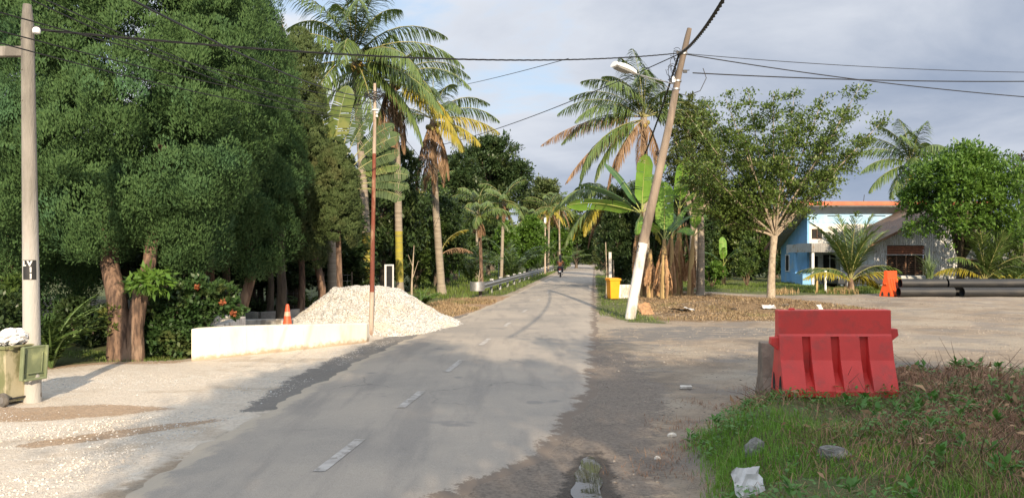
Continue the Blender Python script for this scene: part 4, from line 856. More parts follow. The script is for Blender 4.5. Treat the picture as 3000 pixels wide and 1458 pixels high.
# ================================================================ CONCRETE POLE AT LEFT
pb = G(96, 1176); Yl = pb.y
cp = thing('utility_pole', 'tall round concrete utility pole at left with a peeling white lower half', 'utility pole', pb)
tx = lambda u, v: Vector(((u-1500)/F*Yl-pb.x, 0, ZV(v, Yl)))
topc = tx(80, 14)
sh_pts = [Vector((0, 0, -.2))+(topc-Vector((0, 0, -.2)))*i/20 for i in range(21)]
sh = MB().tube(sh_pts, [.108-.034*i/20 for i in range(20)]+[.05], 20).build('shaft', m_conc, cp, smooth=True)
nt = m_conc.node_tree; b_ = [n for n in nt.nodes if n.type == 'BSDF_PRINCIPLED'][0]; old = b_.inputs['Base Color'].links[0].from_socket      # peeling whitewash, thinning out upwards
pos = nd(nt, 'ShaderNodeTexCoord').outputs['Object']; zv = nd(nt, 'ShaderNodeSeparateXYZ', {0: pos}).outputs[2]
stv = nd(nt, 'ShaderNodeMapping', {'Vector': pos, 'Scale': (1, 1, .12)}).outputs[0]
pf = mth(nt, 'SUBTRACT', mth(nt, 'ADD', mth(nt, 'MULTIPLY', noise(nt, stv, 9, 7, .65), 2.2), .85), zv)
nt.links.new(mixc(nt, sstep(nt, pf, -.9, .5), old, (.41, .39, .355)), b_.inputs['Base Color'])
axd = (topc/topc.z)
at = lambda z: axd*z
z0 = ZV(152, Yl); MB().box(at(z0)+Vector((-.42, 0, 0)), (.72, .09, .13)).build('crossarm', m_conc, cp, bevel=.008)
z0 = ZV(92, Yl); mb = MB(); mb.lathe([(.02, 0), (.045, .01), (.05, .05), (.035, .08), (.012, .09)], 12, at(z0)+Vector((.135, -.03, -.045))); mb.build('insulator', m_white, cp, smooth=True)
MB().tube([at(z0+.05)+Vector((.05, 0, 0)), at(z0+.06)+Vector((.16, 0, 0))], .014, 6).build('bracket', m_black, cp)
mb = MB()
for k in range(5):
    zc = 4.72-.2*k; mb.lathe([(.076+.001*k, -.006), (.080, 0), (.076, .006)], 18, at(zc), cap=False) if k in (1, 3) else mb.tube([at(zc)+Vector((-.035, -.062, 0)), at(zc)+Vector((-.035, -.085, 0))], .008, 6)
mb.build('strap', m_conc, cp)
zs = ZV(790, Yl); sgn = MB()
rp = .094
for s in range(9):          # black stencil patch wrapping the pole
    a0 = -62+s*11+(-8); a1 = a0+11
    q = lambda a, z: at(z)+Vector((math.sin(R(a))*(rp+.004), -math.cos(R(a))*(rp+.004), 0))
    sgn.add([q(a0+40, zs-.127), q(a1+40, zs-.127), q(a1+40, zs+.127), q(a0+40, zs+.127)], [(0, 1, 2, 3)])
plate = sgn.build('number_patch', m_blackp, cp)
def onpole(txt, a, z, size):
    r_ = rp+.0065; return lettering(txt, at(z)+Vector((math.sin(R(a))*r_, -math.cos(R(a))*r_, 0)), size, m_wletter, plate, 90, a)
onpole('L', -12, zs+.08, .085); onpole('V', 24, zs+.08, .085); onpole('1', 30, zs+.0, .085); onpole('1', 30, zs-.085, .085)
# ================================================================ WHEELED BINS
def bin_(name, label, loc, rz, sc_, mat, lidmat, open_=False, drop=0):
    t = thing(name, label, 'wheelie bin', loc, rz); t.scale = (sc_,)*3
    prof = lambda k, z: [(-.24*k, -.27*k-.0, z), (.24*k, -.27*k, z), (.24*k, .25*k, z), (-.24*k, .25*k, z)]
    mb = MB()
    rings = [prof(.78, .05), prof(.80, .12), prof(.95, .80), prof(.97, .86)]
    vs = [p for r in rings for p in r]; fs = [(3, 2, 1, 0)]
    for i in range(3):
        for k in range(4): fs.append((i*4+k, i*4+(k+1) % 4, i*4+4+(k+1) % 4, i*4+4+k))
    b_ = len(vs); inn = [(x*.93, y*.93, z) for x, y, z in rings[-1]]+[(x*.9, y*.9, .55) for x, y, z in rings[1]]
    vs += inn
    for k in range(4): fs.append((12+k, 12+(k+1) % 4, b_+(k+1) % 4, b_+k)); fs.append((b_+k, b_+(k+1) % 4, b_+4+(k+1) % 4, b_+4+k))
    fs.append((b_+4, b_+5, b_+6, b_+7))
    mb.add(vs, fs); body = mb.build('body', mat, t, bevel=.012)
    mb = MB()
    for a, b2, c in (((0, -.275, .865), (.53, .035, .05), 0), ((0, .255, .865), (.53, .035, .05), 0), ((-.25, -.01, .865), (.035, .495, .05), 0), ((.25, -.01, .865), (.035, .495, .05), 0)): mb.box(a, b2)
    mb.build('rim', mat, t, bevel=.008)
    mb = MB(); mb.tube([(-.2, .30, .88), (.2, .30, .88)], .016, 8); mb.box((-.17, .285, .86), (.03, .05, .05)); mb.box((.17, .285, .86), (.03, .05, .05)); mb.box((0, .285, .86), (.03, .05, .05)); mb.build('handle', mat, t)
    l = MB()
    if not open_:
        l.add([(-.265, -.30, .895), (.265, -.30, .895), (.265, .29, .895), (-.265, .29, .895), (-.255, -.29, .925), (.255, -.29, .925), (.255, .28, .935), (-.255, .28, .935), (-.2, -.2, .945), (.2, -.2, .945), (.2, .2, .955), (-.2, .2, .955)],
              [(3, 2, 1, 0), (0, 1, 5, 4), (1, 2, 6, 5), (2, 3, 7, 6), (3, 0, 4, 7), (4, 5, 9, 8), (5, 6, 10, 9), (6, 7, 11, 10), (7, 4, 8, 11), (8, 9, 10, 11)])
        l.build('lid', lidmat, t, bevel=.008)
    else:      # lid swung right over, hanging down the back with its hollow underside out
        y0 = .335; w2 = .205; zt, zb_ = .86, .36
        l.box((0, y0, (zt+zb_)/2), (2*w2, .02, zt-zb_), 0, R(-5))
        for dx in (-w2+.02, w2-.02): l.box((dx, y0+.03, (zt+zb_)/2), (.03, .05, zt-zb_), 0, R(-5))
        l.box((0, y0+.052, zb_+.01), (2*w2-.07, .05, .03), 0, R(-5)); l.box((0, y0+.012, zt-.012), (2*w2-.07, .05, .026), 0, R(-5))
        for dx in (-.13, .13): l.box((dx, y0+.016, (zt+zb_)/2), (.018, .016, .30), 0, R(-5))
        for dz in (-.15, .15): l.box((0, y0+.014-dz*.087, (zt+zb_)/2+dz), (.24, .016, .018), 0, R(-5))
        l.v = [(x-.13, y, z) for x, y, z in l.v]; l.build('lid', lidmat, t, bevel=.02)
    for sx in (-.25, .25):
        wv = MB().lathe([(.055, -.028), (.098, -.026), (.105, -.012), (.105, .012), (.098, .026), (.055, .028)], 24, (sx, .225, .105), 'X').build('wheel', m_wheel, t, smooth=True)
        MB().lathe([(.008, -.034), (.05, -.031), (.052, 0), (.05, .031), (.008, .034)], 18, (sx, .225, .105), 'X').build('hub', M('hub_grey', (.16, .15, .14), None, 6, .7), wv, smooth=True)
    MB().tube([(-.24, .225, .105), (.24, .225, .105)], .014, 8).build('axle', m_black, t)
    return t
gb = G(22, 1190); gb.z = 0
gbt = bin_('wheeled_bin', 'grimy green wheeled bin overfilled with bags, lid hanging open beside the concrete pole', (gb.x-.12, gb.y+.22, 0), R(-112), .86, m_bin, m_lid, True)
bin_('wheeled_bin', 'bright orange-yellow wheeled bin on the grass right of the road', G(1796, 877), R(14), 1.0, m_yel, m_yel)
def bag(lb, c, r, mat, s=1):
    random.seed(s); mb = MB(); mb.ball((0, 0, 0), r, 22, 13, .22)
    return tag(mb.build('rubbish_bag', mat, None, smooth=False, origin=None), lb, 'rubbish bag')
for lb, (u, v), r, mat, s in (('crumpled white plastic bag heaped on top of the green bin', (40, 985), (.17, .15, .10), m_bag, 1), ('grey-white plastic bag at the left on top of the green bin', (2, 995), (.14, .13, .09), m_bag, 2), ('small orange plastic bag on the rim of the green bin', (70, 998), (.08, .07, .045), m_bag_o, 3)):
    o = bag(lb, None, r, mat, s); o.location = P(u, v, 9.72+.05*s)
# ================================================================ WHITE WALL, KERBS, CONE, GRAVEL HEAP
wall_px = [(560, 1054, 963), (640, 1048, 958), (720, 1040, 955), (800, 1031, 953), (880, 1023, 951), (960, 1014, 949), (1030, 1006, 948), (1074, 1000, 948)]
front = []; 
for u, vb, vt_ in wall_px:
    q = G(u, vb); front.append((q.x, q.y, ZV(vt_, q.y)))
mb = MB(); n_ = len(front); th = .22; vs = []
for x, y, z in front: vs += [(x, y, -.12), (x, y, z), (x+.02, y+th, z+.005), (x+.02, y+th, -.12)]
fs = [(0, 1, 2, 3), (4*n_-1, 4*n_-2, 4*n_-3, 4*n_-4)]
for i in range(n_-1):
    for k in range(4): fs.append((4*i+k, 4*i+4+k, 4*i+4+(k+1) % 4, 4*i+(k+1) % 4))
ox = front[0][:2]+(0,)
mb.add(vs, fs); tag(mb.build('low_wall', m_wall, None, bevel=.015, origin=ox), 'low white curved parapet wall beside the road', 'wall')
x0, y0, z0 = front[0]
rb = P(692, 945, 17.6)
mb = MB(); d_ = Vector((rb.x-x0, rb.y-y0-.25, 0)); nn = Vector((d_.y, -d_.x, 0)).normalized()*.2
a_ = Vector((x0+.02, y0+th+.005, 0)); b_ = a_+d_
mb.add([a_+Vector((0, 0, -.1)), a_+nn+Vector((0, 0, -.1)), b_+nn+Vector((0, 0, -.1)), b_+Vector((0, 0, -.1)), a_+Vector((0, 0, z0-.03)), a_+nn+Vector((0, 0, z0-.03)), b_+nn+Vector((0, 0, .5)), b_+Vector((0, 0, .5))], [(3, 2, 1, 0), (4, 5, 6, 7), (0, 1, 5, 4), (1, 2, 6, 5), (2, 3, 7, 6), (3, 0, 4, 7)])
tag(mb.build('low_wall', m_conc_white, None, bevel=.01, origin=tuple(a_)), 'short return wall running back from the left end of the white parapet', 'wall')
q = GX(655, 17.7); mb = MB().box((0, 0, .25), (.52, .5, .54)); o = mb.build('concrete_block', m_conc_white, None, bevel=.02); o.location = q; tag(o, 'square pale concrete block standing behind the white parapet', 'block')
kb = MB(); pts = [G(690, 944)+Vector((0, 0.6, 0)), GX(760, 22.0), GX(830, 22.6), GX(900, 24.0)]
for i in range(3):
    a, b2 = pts[i], pts[i+1]; d_ = b2-a; kb.box((a+b2)/2+Vector((0, 0, .11)), (d_.length-.006, .16, .34), math.atan2(d_.y, d_.x))
tag(kb.build('kerb_wall', m_kerb, None, bevel=.01), 'low grey kerb wall in the shade behind the traffic cone', 'kerb')
o = MB().box((0, 0, .06), (1.15, .22, .26), R(14), 0, 0).build('concrete_slab', m_conc_white, None, bevel=.02); o.location = GX(768, 20.6); tag(o, 'broken pale concrete slab lying behind the parapet left of the cone', 'slab')
# cone
ct = thing('traffic_cone', 'faded orange traffic cone behind the white parapet', 'traffic cone', GX(842, 18.4)+Vector((0, 0, .02)))
MB().box((0, 0, .02), (.36, .36, .04)).build('base', m_cone, ct, bevel=.01)
MB().lathe([(.145, .04), (.12, .16), (.042, .68), (.03, .72), (.022, .72)], 24).build('cone', m_cone, ct, smooth=True)
MB().lathe([(.0805, .435), (.0655, .54)], 24, cap=False).build('reflective_band', M('dirty_band', (.60, .40, .30), (.5, .28, .2), 6, .5), ct, smooth=True)
# gravel heap: lumpy mound plus a skin of individual crushed stones
gc = GX(1062, 20.6)
def heap(x, y):
    a = np.arctan2(y, x); rr = np.hypot(x/1.0, y/1.15); e = 1+.07*np.sin(3*a+1)+.05*np.sin(5*a)
    h = 1.62-.70*np.clip(rr/e-.1, 0, 9)*np.where(x > 0, 1.0, 1.06); h = np.minimum(h, 1.14-.06*rr+.03*np.sin(x*5)*np.cos(y*4))
    h = np.where(rr/e > 1.9, h+.24*(rr/e-1.9), h)
    return h-.08+.02*np.sin(x*11+y*7)*np.sin(y*9-x*3)
gr_ = np.linspace(-3.1, 3.1, 90); hx, hy = np.meshgrid(gr_, gr_); hz = heap(hx, hy); hz = np.where(hz < -.06, -.12, hz)
jj = np.arange(8100).reshape(90, 90); hf = np.stack([jj[:-1, :-1], jj[:-1, 1:], jj[1:, 1:], jj[1:, :-1]], -1).reshape(-1, 4)
hm = thing('gravel_heap', 'big heap of white crushed stone between the parapet and the road', 'gravel heap', gc)
m_heap = M('crushed_stone_bed', (.46, .43, .38), (.30, .28, .245), 22, .95, .9, 40, c3=(.42, .31, .19), s3=1.1, t3=(.56, .68))
mesh_np('mound', np.stack([hx, hy, hz], -1).reshape(-1, 3), hf, m_heap, hm, smooth=True)
OCT = np.array([(1, 0, 0), (0, 1, 0), (-1, 0, 0), (0, -1, 0), (0, 0, 1), (0, 0, -1)], float); OF = np.array([(0, 1, 4), (1, 2, 4), (2, 3, 4), (3, 0, 4), (1, 0, 5), (2, 1, 5), (3, 2, 5), (0, 3, 5)])
def stones(Pt, size, flat=.75):
    n = len(Pt); s = np.broadcast_to(size, (n,)); V = OCT[None]+rng.normal(0, .22, (n, 6, 3)); V = V*s[:, None, None]*np.array((1, 1, flat))
    a = rng.uniform(0, 6.28, n); ca, sa = np.cos(a)[:, None], np.sin(a)[:, None]
    V = np.stack([V[..., 0]*ca-V[..., 1]*sa, V[..., 0]*sa+V[..., 1]*ca, V[..., 2]], -1)+Pt[:, None]
    return V.reshape(-1, 3), (OF[None]+np.arange(0, 6*n, 6)[:, None, None]).reshape(-1, 3)
def MS(name, c1, c2, c3=None): return ML(name, c1, c2, c3, .9, 0, 1.2, .25)
m_stones = MS('white_crushed_stone', (.64, .625, .59), (.34, .33, .305), (.54, .48, .39))
pt = rng.uniform(-2.6, 2.6, (42000, 2)); hh = heap(pt[:, 0], pt[:, 1]); k = hh > -.05; pt = pt[k]; hh = hh[k]
a_ = rng.uniform(0, 6.28, 3000); r_r = 1.8+.8*rng.random(3000)**1.6; pt = np.concatenate([pt, np.stack([r_r*np.cos(a_), r_r*np.sin(a_)*1.05], 1)]); hh = np.concatenate([hh, np.maximum(heap(r_r*np.cos(a_), r_r*np.sin(a_)*1.05), .0)])
V, Fc = stones(np.stack([pt[:, 0], pt[:, 1], hh+.004], 1), rng.uniform(.014, .040, len(pt))); o = mesh_np('crushed_stones', V, Fc, m_stones, hm); o['kind'] = 'stuff'
# ================================================================ RUSTY STEEL POLE
rp_ = G(1086, 984); Yr = rp_.y; rt = thing('rusty_pole', 'slim rusty steel pole with a pale foot at the end of the white parapet', 'utility pole', rp_)
rx_ = lambda u, v: Vector(((u-1500)/F*Yr-rp_.x, 0, ZV(v, Yr)))
ax = [rx_(1086, 990), rx_(1090, 855), rx_(1092, 700), rx_(1096, 480), rx_(1098, 330), rx_(1098, 245)]
pts = [ax[i].lerp(ax[i+1], k/5) for i in range(5) for k in range(5)]+[ax[-1]]; pts[0].z = -.2
o = MB().tube(pts, [.062-.028*i/25 for i in range(26)], 14).build('shaft', m_rust, rt, smooth=True); o.data.materials.append(m_palepole)
for pl in o.data.polygons:
    if pl.center.z < ZV(862, Yr) or ZV(440, Yr) < pl.center.z: pl.material_index = 1
zc = ZV(323, Yr); mb = MB().box(rx_(1098, 323)+Vector((.02, -.05, 0)), (.17, .03, .03))
mb.build('bracket', m_white, rt, bevel=.004)
for dz in (-.07, -.15): MB().lathe([(.015, -.03), (.032, -.02), (.026, 0), (.032, .02), (.015, .03)], 12, rx_(1104, 323)+Vector((.01, -.06, dz))).build('insulator', m_white, rt, smooth=True)
mb = MB()
for i in range(9):
    zz_ = ZV(282, Yr)+random.uniform(-.07, .07); s = random.uniform(.08, .22); a0 = random.uniform(0, 6)
    mb.tube([rx_(1098, 285)*0+Vector((rx_(1098, 285).x+s*math.cos(a0+t*.6)*1.3, -.06+.5*s*math.sin(a0+t*.6), zz_+.05*math.sin(t*1.3+i))) for t in range(10)], .009, 5)
mb.build('tied_wires', m_cable, rt)
# ================================================================ GUARDRAIL
ga = G(1412, 868); 
gt = thing('guardrail', 'galvanised steel guardrail along the left edge of the road', 'guardrail', ga)
def gpos(s): return Vector((s*.1075, s, 0))
Lg = 66.0; wv_ = [(.055, .36), (.02, .395), (.02, .445), (.085, .49), (.085, .54), (.02, .585), (.02, .635), (.055, .67)]
mb = MB(); N_ = 34; vs = []; fs = []; dn = Vector((1, -.1075, 0)).normalized()
for i in range(N_+1):
    p0 = gpos(Lg*i/N_)
    for dx, z in wv_: vs.append(p0+dn*dx+Vector((0, 0, z)))
    for dx, z in reversed(wv_): vs.append(p0+dn*(dx-.006)+Vector((0, 0, z)))
for i in range(N_):
    for k in range(16): fs.append((i*16+k, i*16+16+k, i*16+16+(k+1) % 16, i*16+(k+1) % 16))
mb.add(vs, fs); mb.build('rail', m_steel, gt, smooth=True)
mb = MB(); arcp = []
for k in range(13): a = R(-100+k*18); arcp.append((.22*math.cos(a)*.9, -.16+.2*math.sin(a)-.05))
vs = []; fs = []
for x, y in arcp: vs += [(x-.10, y-.05, .34), (x-.10, y-.05, .69)]
for k in range(12): fs.append((2*k, 2*k+2, 2*k+3, 2*k+1))
# wrapped bull-nose end
mb = MB(); prof = [(.12, .15)]+[(-.22+.34*math.cos(R(a)), -.22+.34*math.sin(R(a))) for a in range(0, -181, -15)]+[(-.56, .1)]
vs = []; fs = []
for x, y in prof: vs += [(x, y, .28), (x, y, .70), (x*.9, y*.93, .28), (x*.9, y*.93, .70)]
for k in range(len(prof)-1): fs += [(4*k, 4*k+4, 4*k+5, 4*k+1), (4*k+2, 4*k+3, 4*k+7, 4*k+6), (4*k+1, 4*k+5, 4*k+7, 4*k+3), (4*k, 4*k+2, 4*k+6, 4*k+4)]
mb.add(vs, fs).build('end_terminal', m_steel, gt, smooth=True)
for i in range(18):
    p0 = gpos(.1+i*3.8)-dn*.09
    MB().box(p0+Vector((0, 0, .33)), (.13, .13, .78) if i else (.15, .13, .8), R(-6)).build('post', m_steel if i else m_wheel, gt, bevel=.006)
    if i: MB().box(p0+dn*.085+Vector((0, 0, .60)), (.06, .2, .22), R(-6)).build('spacer_block', m_white if i % 2 else m_steel, gt)
# ================================================================ LEANING POLE WITH STREET LAMP
lb_ = G(1846, 932); Yq = lb_.y; lt = thing('leaning_pole', 'leaning concrete utility pole with whitewashed foot and street lamp', 'utility pole', lb_)
qx = lambda u, v, dy=0.0: Vector(((u-1500)/F*(Yq+dy)-lb_.x, dy, ZV(v, Yq+dy)))
ax = [qx(1846, 932), qx(1884, 712), qx(1925, 530), qx(1962, 360), qx(1988, 220), qx(2020, 84)]
pts = [ax[i].lerp(ax[i+1], k/6) for i in range(5) for k in range(6)]+[ax[-1]]; pts[0] = pts[0]-(pts[1]-pts[0])*.5
rr_ = [.160-.078*i/30 for i in range(30)]+[.07]
o = MB().tube(pts, rr_, 20).build('shaft', m_spun, lt, smooth=True); o.data.materials.append(m_conc_white)
for pl in o.data.polygons:
    if pl.center.z < ZV(716, Yq): pl.material_index = 1
for k_, (txt, v) in enumerate((('5', 722), ('2', 732))):
    q = qx(1877+ (1 if k_ == 0 else -1), v); a = -38
    lettering(txt, q+Vector((-.095, -.125, 0)), .10, m_blackp, o, 90, a)
mb = MB(); mb.tube([qx(1982, 248), qx(1900, 227, -.35), qx(1862, 216, -.5)], [.022, .02, .02], 8); mb.tube([qx(1975, 262), qx(1910, 237, -.3), qx(1872, 220, -.46)], .009, 6); mb.build('lamp_arm', m_steel, lt, smooth=True)
hd = qx(1862, 216, -.5); tip = qx(1798, 192, -.9); dl = tip-hd; sec = []
for i in range(9):
    t_ = i/8; w2 = .06+.115*math.sin(min(1, t_*1.25)*math.pi*.62); hgt2 = .07+.10*math.sin(min(1, t_+.15)*math.pi*.8); sec.append((hd+dl*t_, w2, hgt2))
vs = []; fs = []; sd = dl.cross(Vector((0, 0, 1))).normalized(); un = sd.cross(dl).normalized()
for c, w2, h2 in sec:
    for k in range(12):
        a = 2*math.pi*k/12; zc = math.sin(a); vs.append(c+sd*w2*math.cos(a)+un*(h2*zc if zc > 0 else h2*.25*zc))
for i in range(8):
    for k in range(12): fs.append((i*12+k, i*12+(k+1) % 12, i*12+12+(k+1) % 12, i*12+12+k))
fs += [tuple(range(11, -1, -1)), tuple(96+k for k in range(12))]
lh = MB().add(vs, fs).build('lamp_head', m_white, lt, smooth=True)
vs = []; fs = []
for c, w2, h2 in sec[2:8]:
    for k in (-1, 1): vs.append(c+sd*w2*.8*k-un*(h2*.25+.02))
    for k in (1, -1): vs.append(c+sd*w2*.86*k-un*(h2*.1))
for i in range(5):
    for k in range(4): fs.append((4*i+k, 4*i+4+k, 4*i+4+(k+1) % 4, 4*i+(k+1) % 4))
fs += [(0, 1, 2, 3), (23, 22, 21, 20)]
MB().add(vs, fs).build('diffuser', M('grey_diffuser', (.22, .22, .21), (.3, .3, .28), 20, .3, stretch=(1, 1, 1)), lh)
mb = MB()
def axis_at(v):
    z = ZV(v, Yq)
    for i in range(len(pts)-1):
        if pts[i].z <= z <= pts[i+1].z: return pts[i].lerp(pts[i+1], (z-pts[i].z)/(pts[i+1].z-pts[i].z))
    return pts[-1]
for v in (158, 238, 262): MB().lathe([(.118, -.03), (.125, -.028), (.125, .028), (.118, .03)], 18, axis_at(v), cap=True).build('pole_band', m_steel, lt, smooth=True)
for v, du in ((155, -1), (210, 1), (238, -1)):
    mb = MB(); c = axis_at(v); mb.box(c+Vector((du*.17, -.02, 0)), (.12, .05, .09)); mb.tube([c+Vector((du*.1, 0, .03)), c+Vector((du*.3, -.05, .03))], .012, 6)
    mb.build('cable_clamp', m_black, lt)
MB().box(axis_at(238)+Vector((-.14, -.10, .02)), (.10, .06, .16)).build('fuse_box', m_white, lt, bevel=.01)
mb = MB(); random.seed(9)
for i in range(10):      # loose jumper loops at the head
    c = axis_at(random.uniform(150, 235))+Vector((-.12, -.05, 0)); s = random.uniform(.15, .38); ph = random.uniform(0, 6)
    mb.tube([c+Vector((-s*.5+s*.5*math.cos(ph+t*.55), .1*math.sin(t), s*.9*math.sin(ph+t*.55))) for t in range(9)], .008, 5)
c = axis_at(272); mb.tube([c, c+Vector((.35, -.05, -.1)), c+Vector((.75, -.05, .05)), c+Vector((.95, 0, .45)), c+Vector((.85, 0, .75))], .012, 6)
mb.build('jumper_wires', m_cable, lt)
# ================================================================ OVERHEAD CABLES
def cable(lb, a, b2, sag, r, twist=False, name='overhead_cable', n=40, group=None):
    a = Vector(a); b2 = Vector(b2); mb = MB()
    c = lambda t: a.lerp(b2, t)-Vector((0, 0, 4*sag*t*(1-t)))
    if twist:
        L = (b2-a).length; n = int(min(420, max(60, L*9))); sd_ = (b2-a).cross(Vector((0, 0, 1))).normalized(); un_ = Vector((0, 0, 1))
        for k in range(3):
            mb.tube([c(i/n)+(sd_*math.cos(i*.75+k*2.094)+un_*math.sin(i*.75+k*2.094))*r*.75 for i in range(n+1)], r*.62, 5, cap=False)
    else: mb.tube([c(i/n) for i in range(n+1)], r, 5)
    return tag(mb.build(name, m_cable, None, smooth=True, origin=tuple(a)), lb, 'cable', group)
A_ = lb_+axis_at(160)+Vector((-.14, -.05, 0))
cable('thick twisted cable rising from the leaning pole to the top of the photo', A_, P(2067, -5, 16.8)+(P(2067, -5, 16.8)-A_)*2.2, .75, .034, True)
cable('thick twisted cable dropping from the leaning pole towards the coconut palm behind', A_, P(1868, 500, 44), .25, .03, True)
cable('twisted cable spanning the road from the concrete pole to the leaning pole', Vector((pb.x, pb.y, 0))+at(ZV(84, Yl)), A_+Vector((-.1, 0, .02)), .30, .0145, True)
cable('cable slanting from the leaning pole down to the left-hand palms', A_, P(1240, 436, 46), .35, .017)
cable('thin wire slanting behind the twisted road-crossing cable', P(1665, 172, 22), P(1240, 270, 44), .1, .011)
B_ = lb_+axis_at(158)+Vector((.1, 0, 0))
cable('upper thin wire running right from the leaning pole', B_, P(3080, 213, 27), .12, .011)
cable('sagging wire running right from the leaning pole across the vase tree top', B_+Vector((0, 0, -.02)), P(3080, 290, 26), .14, .017)
cable('lower wire with a black end fitting running right from the leaning pole', lb_+axis_at(214)+Vector((.42, 0, 0)), P(3080, 238, 27), .1, .019)
T_ = Vector((rp_.x, rp_.y, 0))+rx_(1098, 285)
for lb2, a, b2, sg, r in (('thick wire from the top of the photo down to the rusty pole', P(330, -30, 5), T_, .18, .009), ('thin double wire across the big juniper, upper strand', P(90, -20, 5), P(1080, 333, 17.8), .2, .005), ('thin double wire across the big juniper, lower strand', P(75, -8, 5), P(1080, 340, 17.8), .24, .005),
                           ('wire passing low in front of the concrete pole, lowest of the three there', P(-60, 110, 8.0), P(1086, 350, 17.8), .15, .008), ('wire passing the concrete pole just under its crossarm', P(-60, 75, 8.0), P(1086, 322, 17.8), .12, .008), ('wire crossing the concrete pole below its rounded top', P(-60, 20, 8.0), P(1086, 300, 17.8), .08, .008),
                           ('wire dropping from the rusty pole behind the palms at right', T_, P(1330, 560, 40), .25, .010), ('slack thin wire beside the rusty pole top', P(880, 300, 22), T_+Vector((0, 0, -.1)), .12, .008)): cable(lb2, a, b2, sg, r)
# ================================================================ HOUSES
m_blue = M('blue_house_paint', (.22, .46, .74), (.19, .40, .66), 2, .8, .1, 40, c3=(.30, .46, .60), s3=1.2)
m_cream = M('whitewashed_brick', (.74, .71, .64), (.64, .61, .55), 9, .85, .6, 30, stretch=(1, 1, 2), c3=(.46, .43, .38), s3=6, t3=(.58, .66))
m_fascia = M('orange_red_fascia', (.60, .17, .085), (.52, .14, .07), 2, .7, c3=(.42, .13, .08), s3=3)
m_soffit = M('grey_soffit', (.36, .35, .34), (.30, .29, .28), 3, .8)
def M_ribs(name, c1, c2, c3, period, axis=0, rough=.7):
    m, nt, out = newmat(name); pos = nd(nt, 'ShaderNodeTexCoord').outputs['Object']
    wv = nd(nt, 'ShaderNodeTexWave', {'Vector': pos, 'Scale': 1/period*.314, 'Distortion': 0.0}, bands_direction='XYZ'[axis]).outputs[1]
    col = mixc(nt, sstep(nt, noise(nt, pos, 1.6, 6), .42, .62), c1, c2); col = mixc(nt, sstep(nt, noise(nt, pos, 4, 6), .55, .68), col, c3)
    b = nd(nt, 'ShaderNodeBsdfPrincipled', {'Base Color': col, 'Roughness': rough}); bp = nd(nt, 'ShaderNodeBump', {'Height': wv, 'Strength': 1.0, 'Distance': .05}); nt.links.new(bp.outputs[0], b.inputs['Normal'])
    nt.links.new(b.outputs[0], out.inputs[0]); return m
m_zinc = M_ribs('corrugated_zinc', (.40, .39, .37), (.33, .32, .30), (.30, .22, .15), .11)
m_zincwall = M_ribs('zinc_wall', (.60, .60, .58), (.48, .48, .46), (.30, .27, .23), .13)
m_rustroof = M_ribs('rusty_corrugated_roof', (.165, .115, .085), (.12, .09, .072), (.22, .13, .08), .14, 1)
m_dark = M('dark_interior', (.018, .017, .016), (.025, .023, .02), 4, .9)
m_wood = M('brown_timber', (.20, .11, .065), (.15, .085, .05), 8, .8, .3, stretch=(.3, 1, 1))
m_glass = M('window_glass', (.03, .035, .04), (.04, .045, .05), 3, .12, spec=.7)
m_grey = M('painted_grey_plaster', (.52, .52, .50), (.42, .42, .40), 5, .85, c3=(.34, .33, .31), s3=4)
# blue house: origin at its near left corner, x along the front, y going back
bh = thing('blue_house', 'blue house with an orange-edged slanting roof behind the pale-trunked tree', 'house', GX(2365, 51))
Wd, Dp, zf, zb_ = 11.5, 5.0, 4.72, 2.55
MB().prism([(0, -.1), (0, zf), (Dp, zb_), (Dp, -.1)], 0, .14, 'X').build('side_wall', m_blue, bh)
MB().prism([(0, -.1), (0, zf), (Dp, zb_), (Dp, -.1)], Wd-.14, Wd, 'X').build('side_wall', m_blue, bh)
mb = MB(); mb.box((.14+1.4, .07, 1.15), (2.8, .14, 2.5)); mb.build('front_wall', m_grey, bh)
mb = MB()       # upper front wall with a real opening
y_ = .07
def wall_hole(mb, x0, x1, z0, z1, hx0, hx1, hz0, hz1, y, th):
    for a, b2, c, d in ((x0, hx0, z0, z1), (hx1, x1, z0, z1), (hx0, hx1, z0, hz0), (hx0, hx1, hz1, z1)):
        if b2-a > .01 and d-c > .01: mb.box(((a+b2)/2, y, (c+d)/2), (b2-a, th, d-c))
wall_hole(mb, .144, Wd-.144, 2.404, 4.05, .34, 1.0, 3.05, 3.72, .07, .14); mb.build('upper_front_wall', m_cream, bh)
MB().box((Wd/2, .07, 4.385), (Wd-.29, .132, .66)).build('upper_wall_band', M('pale_blue_paint', (.30, .52, .74), (.40, .58, .74), 2, .8), bh)
wn = MB().box((.67, .11, 3.385), (.655, .05, .665)).build('window', m_dark, bh)
mb = MB(); mb.box((.67, .03, 3.70), (.74, .06, .05)); mb.box((.67, .03, 3.07), (.74, .06, .05)); mb.box((.32, .03, 3.385), (.05, .06, .58)); mb.box((.67, .04, 3.385), (.03, .04, .58)); mb.build('frame', m_wood, wn)
mb = MB()
for i in range(6): mb.box((1.8+i*1.5, -.004, 4.60), (.9, .03, .05))
mb.build('vent_slots', m_dark, bh)
rise = (zf-zb_)/Dp; ov = 1.0; yb2 = Dp+.7
rf = MB().slab([(-.95, -ov, zf+.12+rise*ov), (Wd+.8, -ov, zf+.12+rise*ov), (Wd+.8, yb2, zf+.12-rise*yb2), (-.95, yb2, zf+.12-rise*yb2)], .09).build('roof', m_zinc, bh)
MB().box((Wd/2-.07, -ov-.02, zf+.22+rise*ov), (Wd+1.78, .04, .26)).build('fascia', m_fascia, rf)
MB().slab([(-.92, -ov+.03, zf+.02+rise*ov), (Wd+.77, -ov+.03, zf+.02+rise*ov), (Wd+.77, .0, zf+.02), (-.92, .0, zf+.02)], .04).build('soffit', m_soffit, rf)
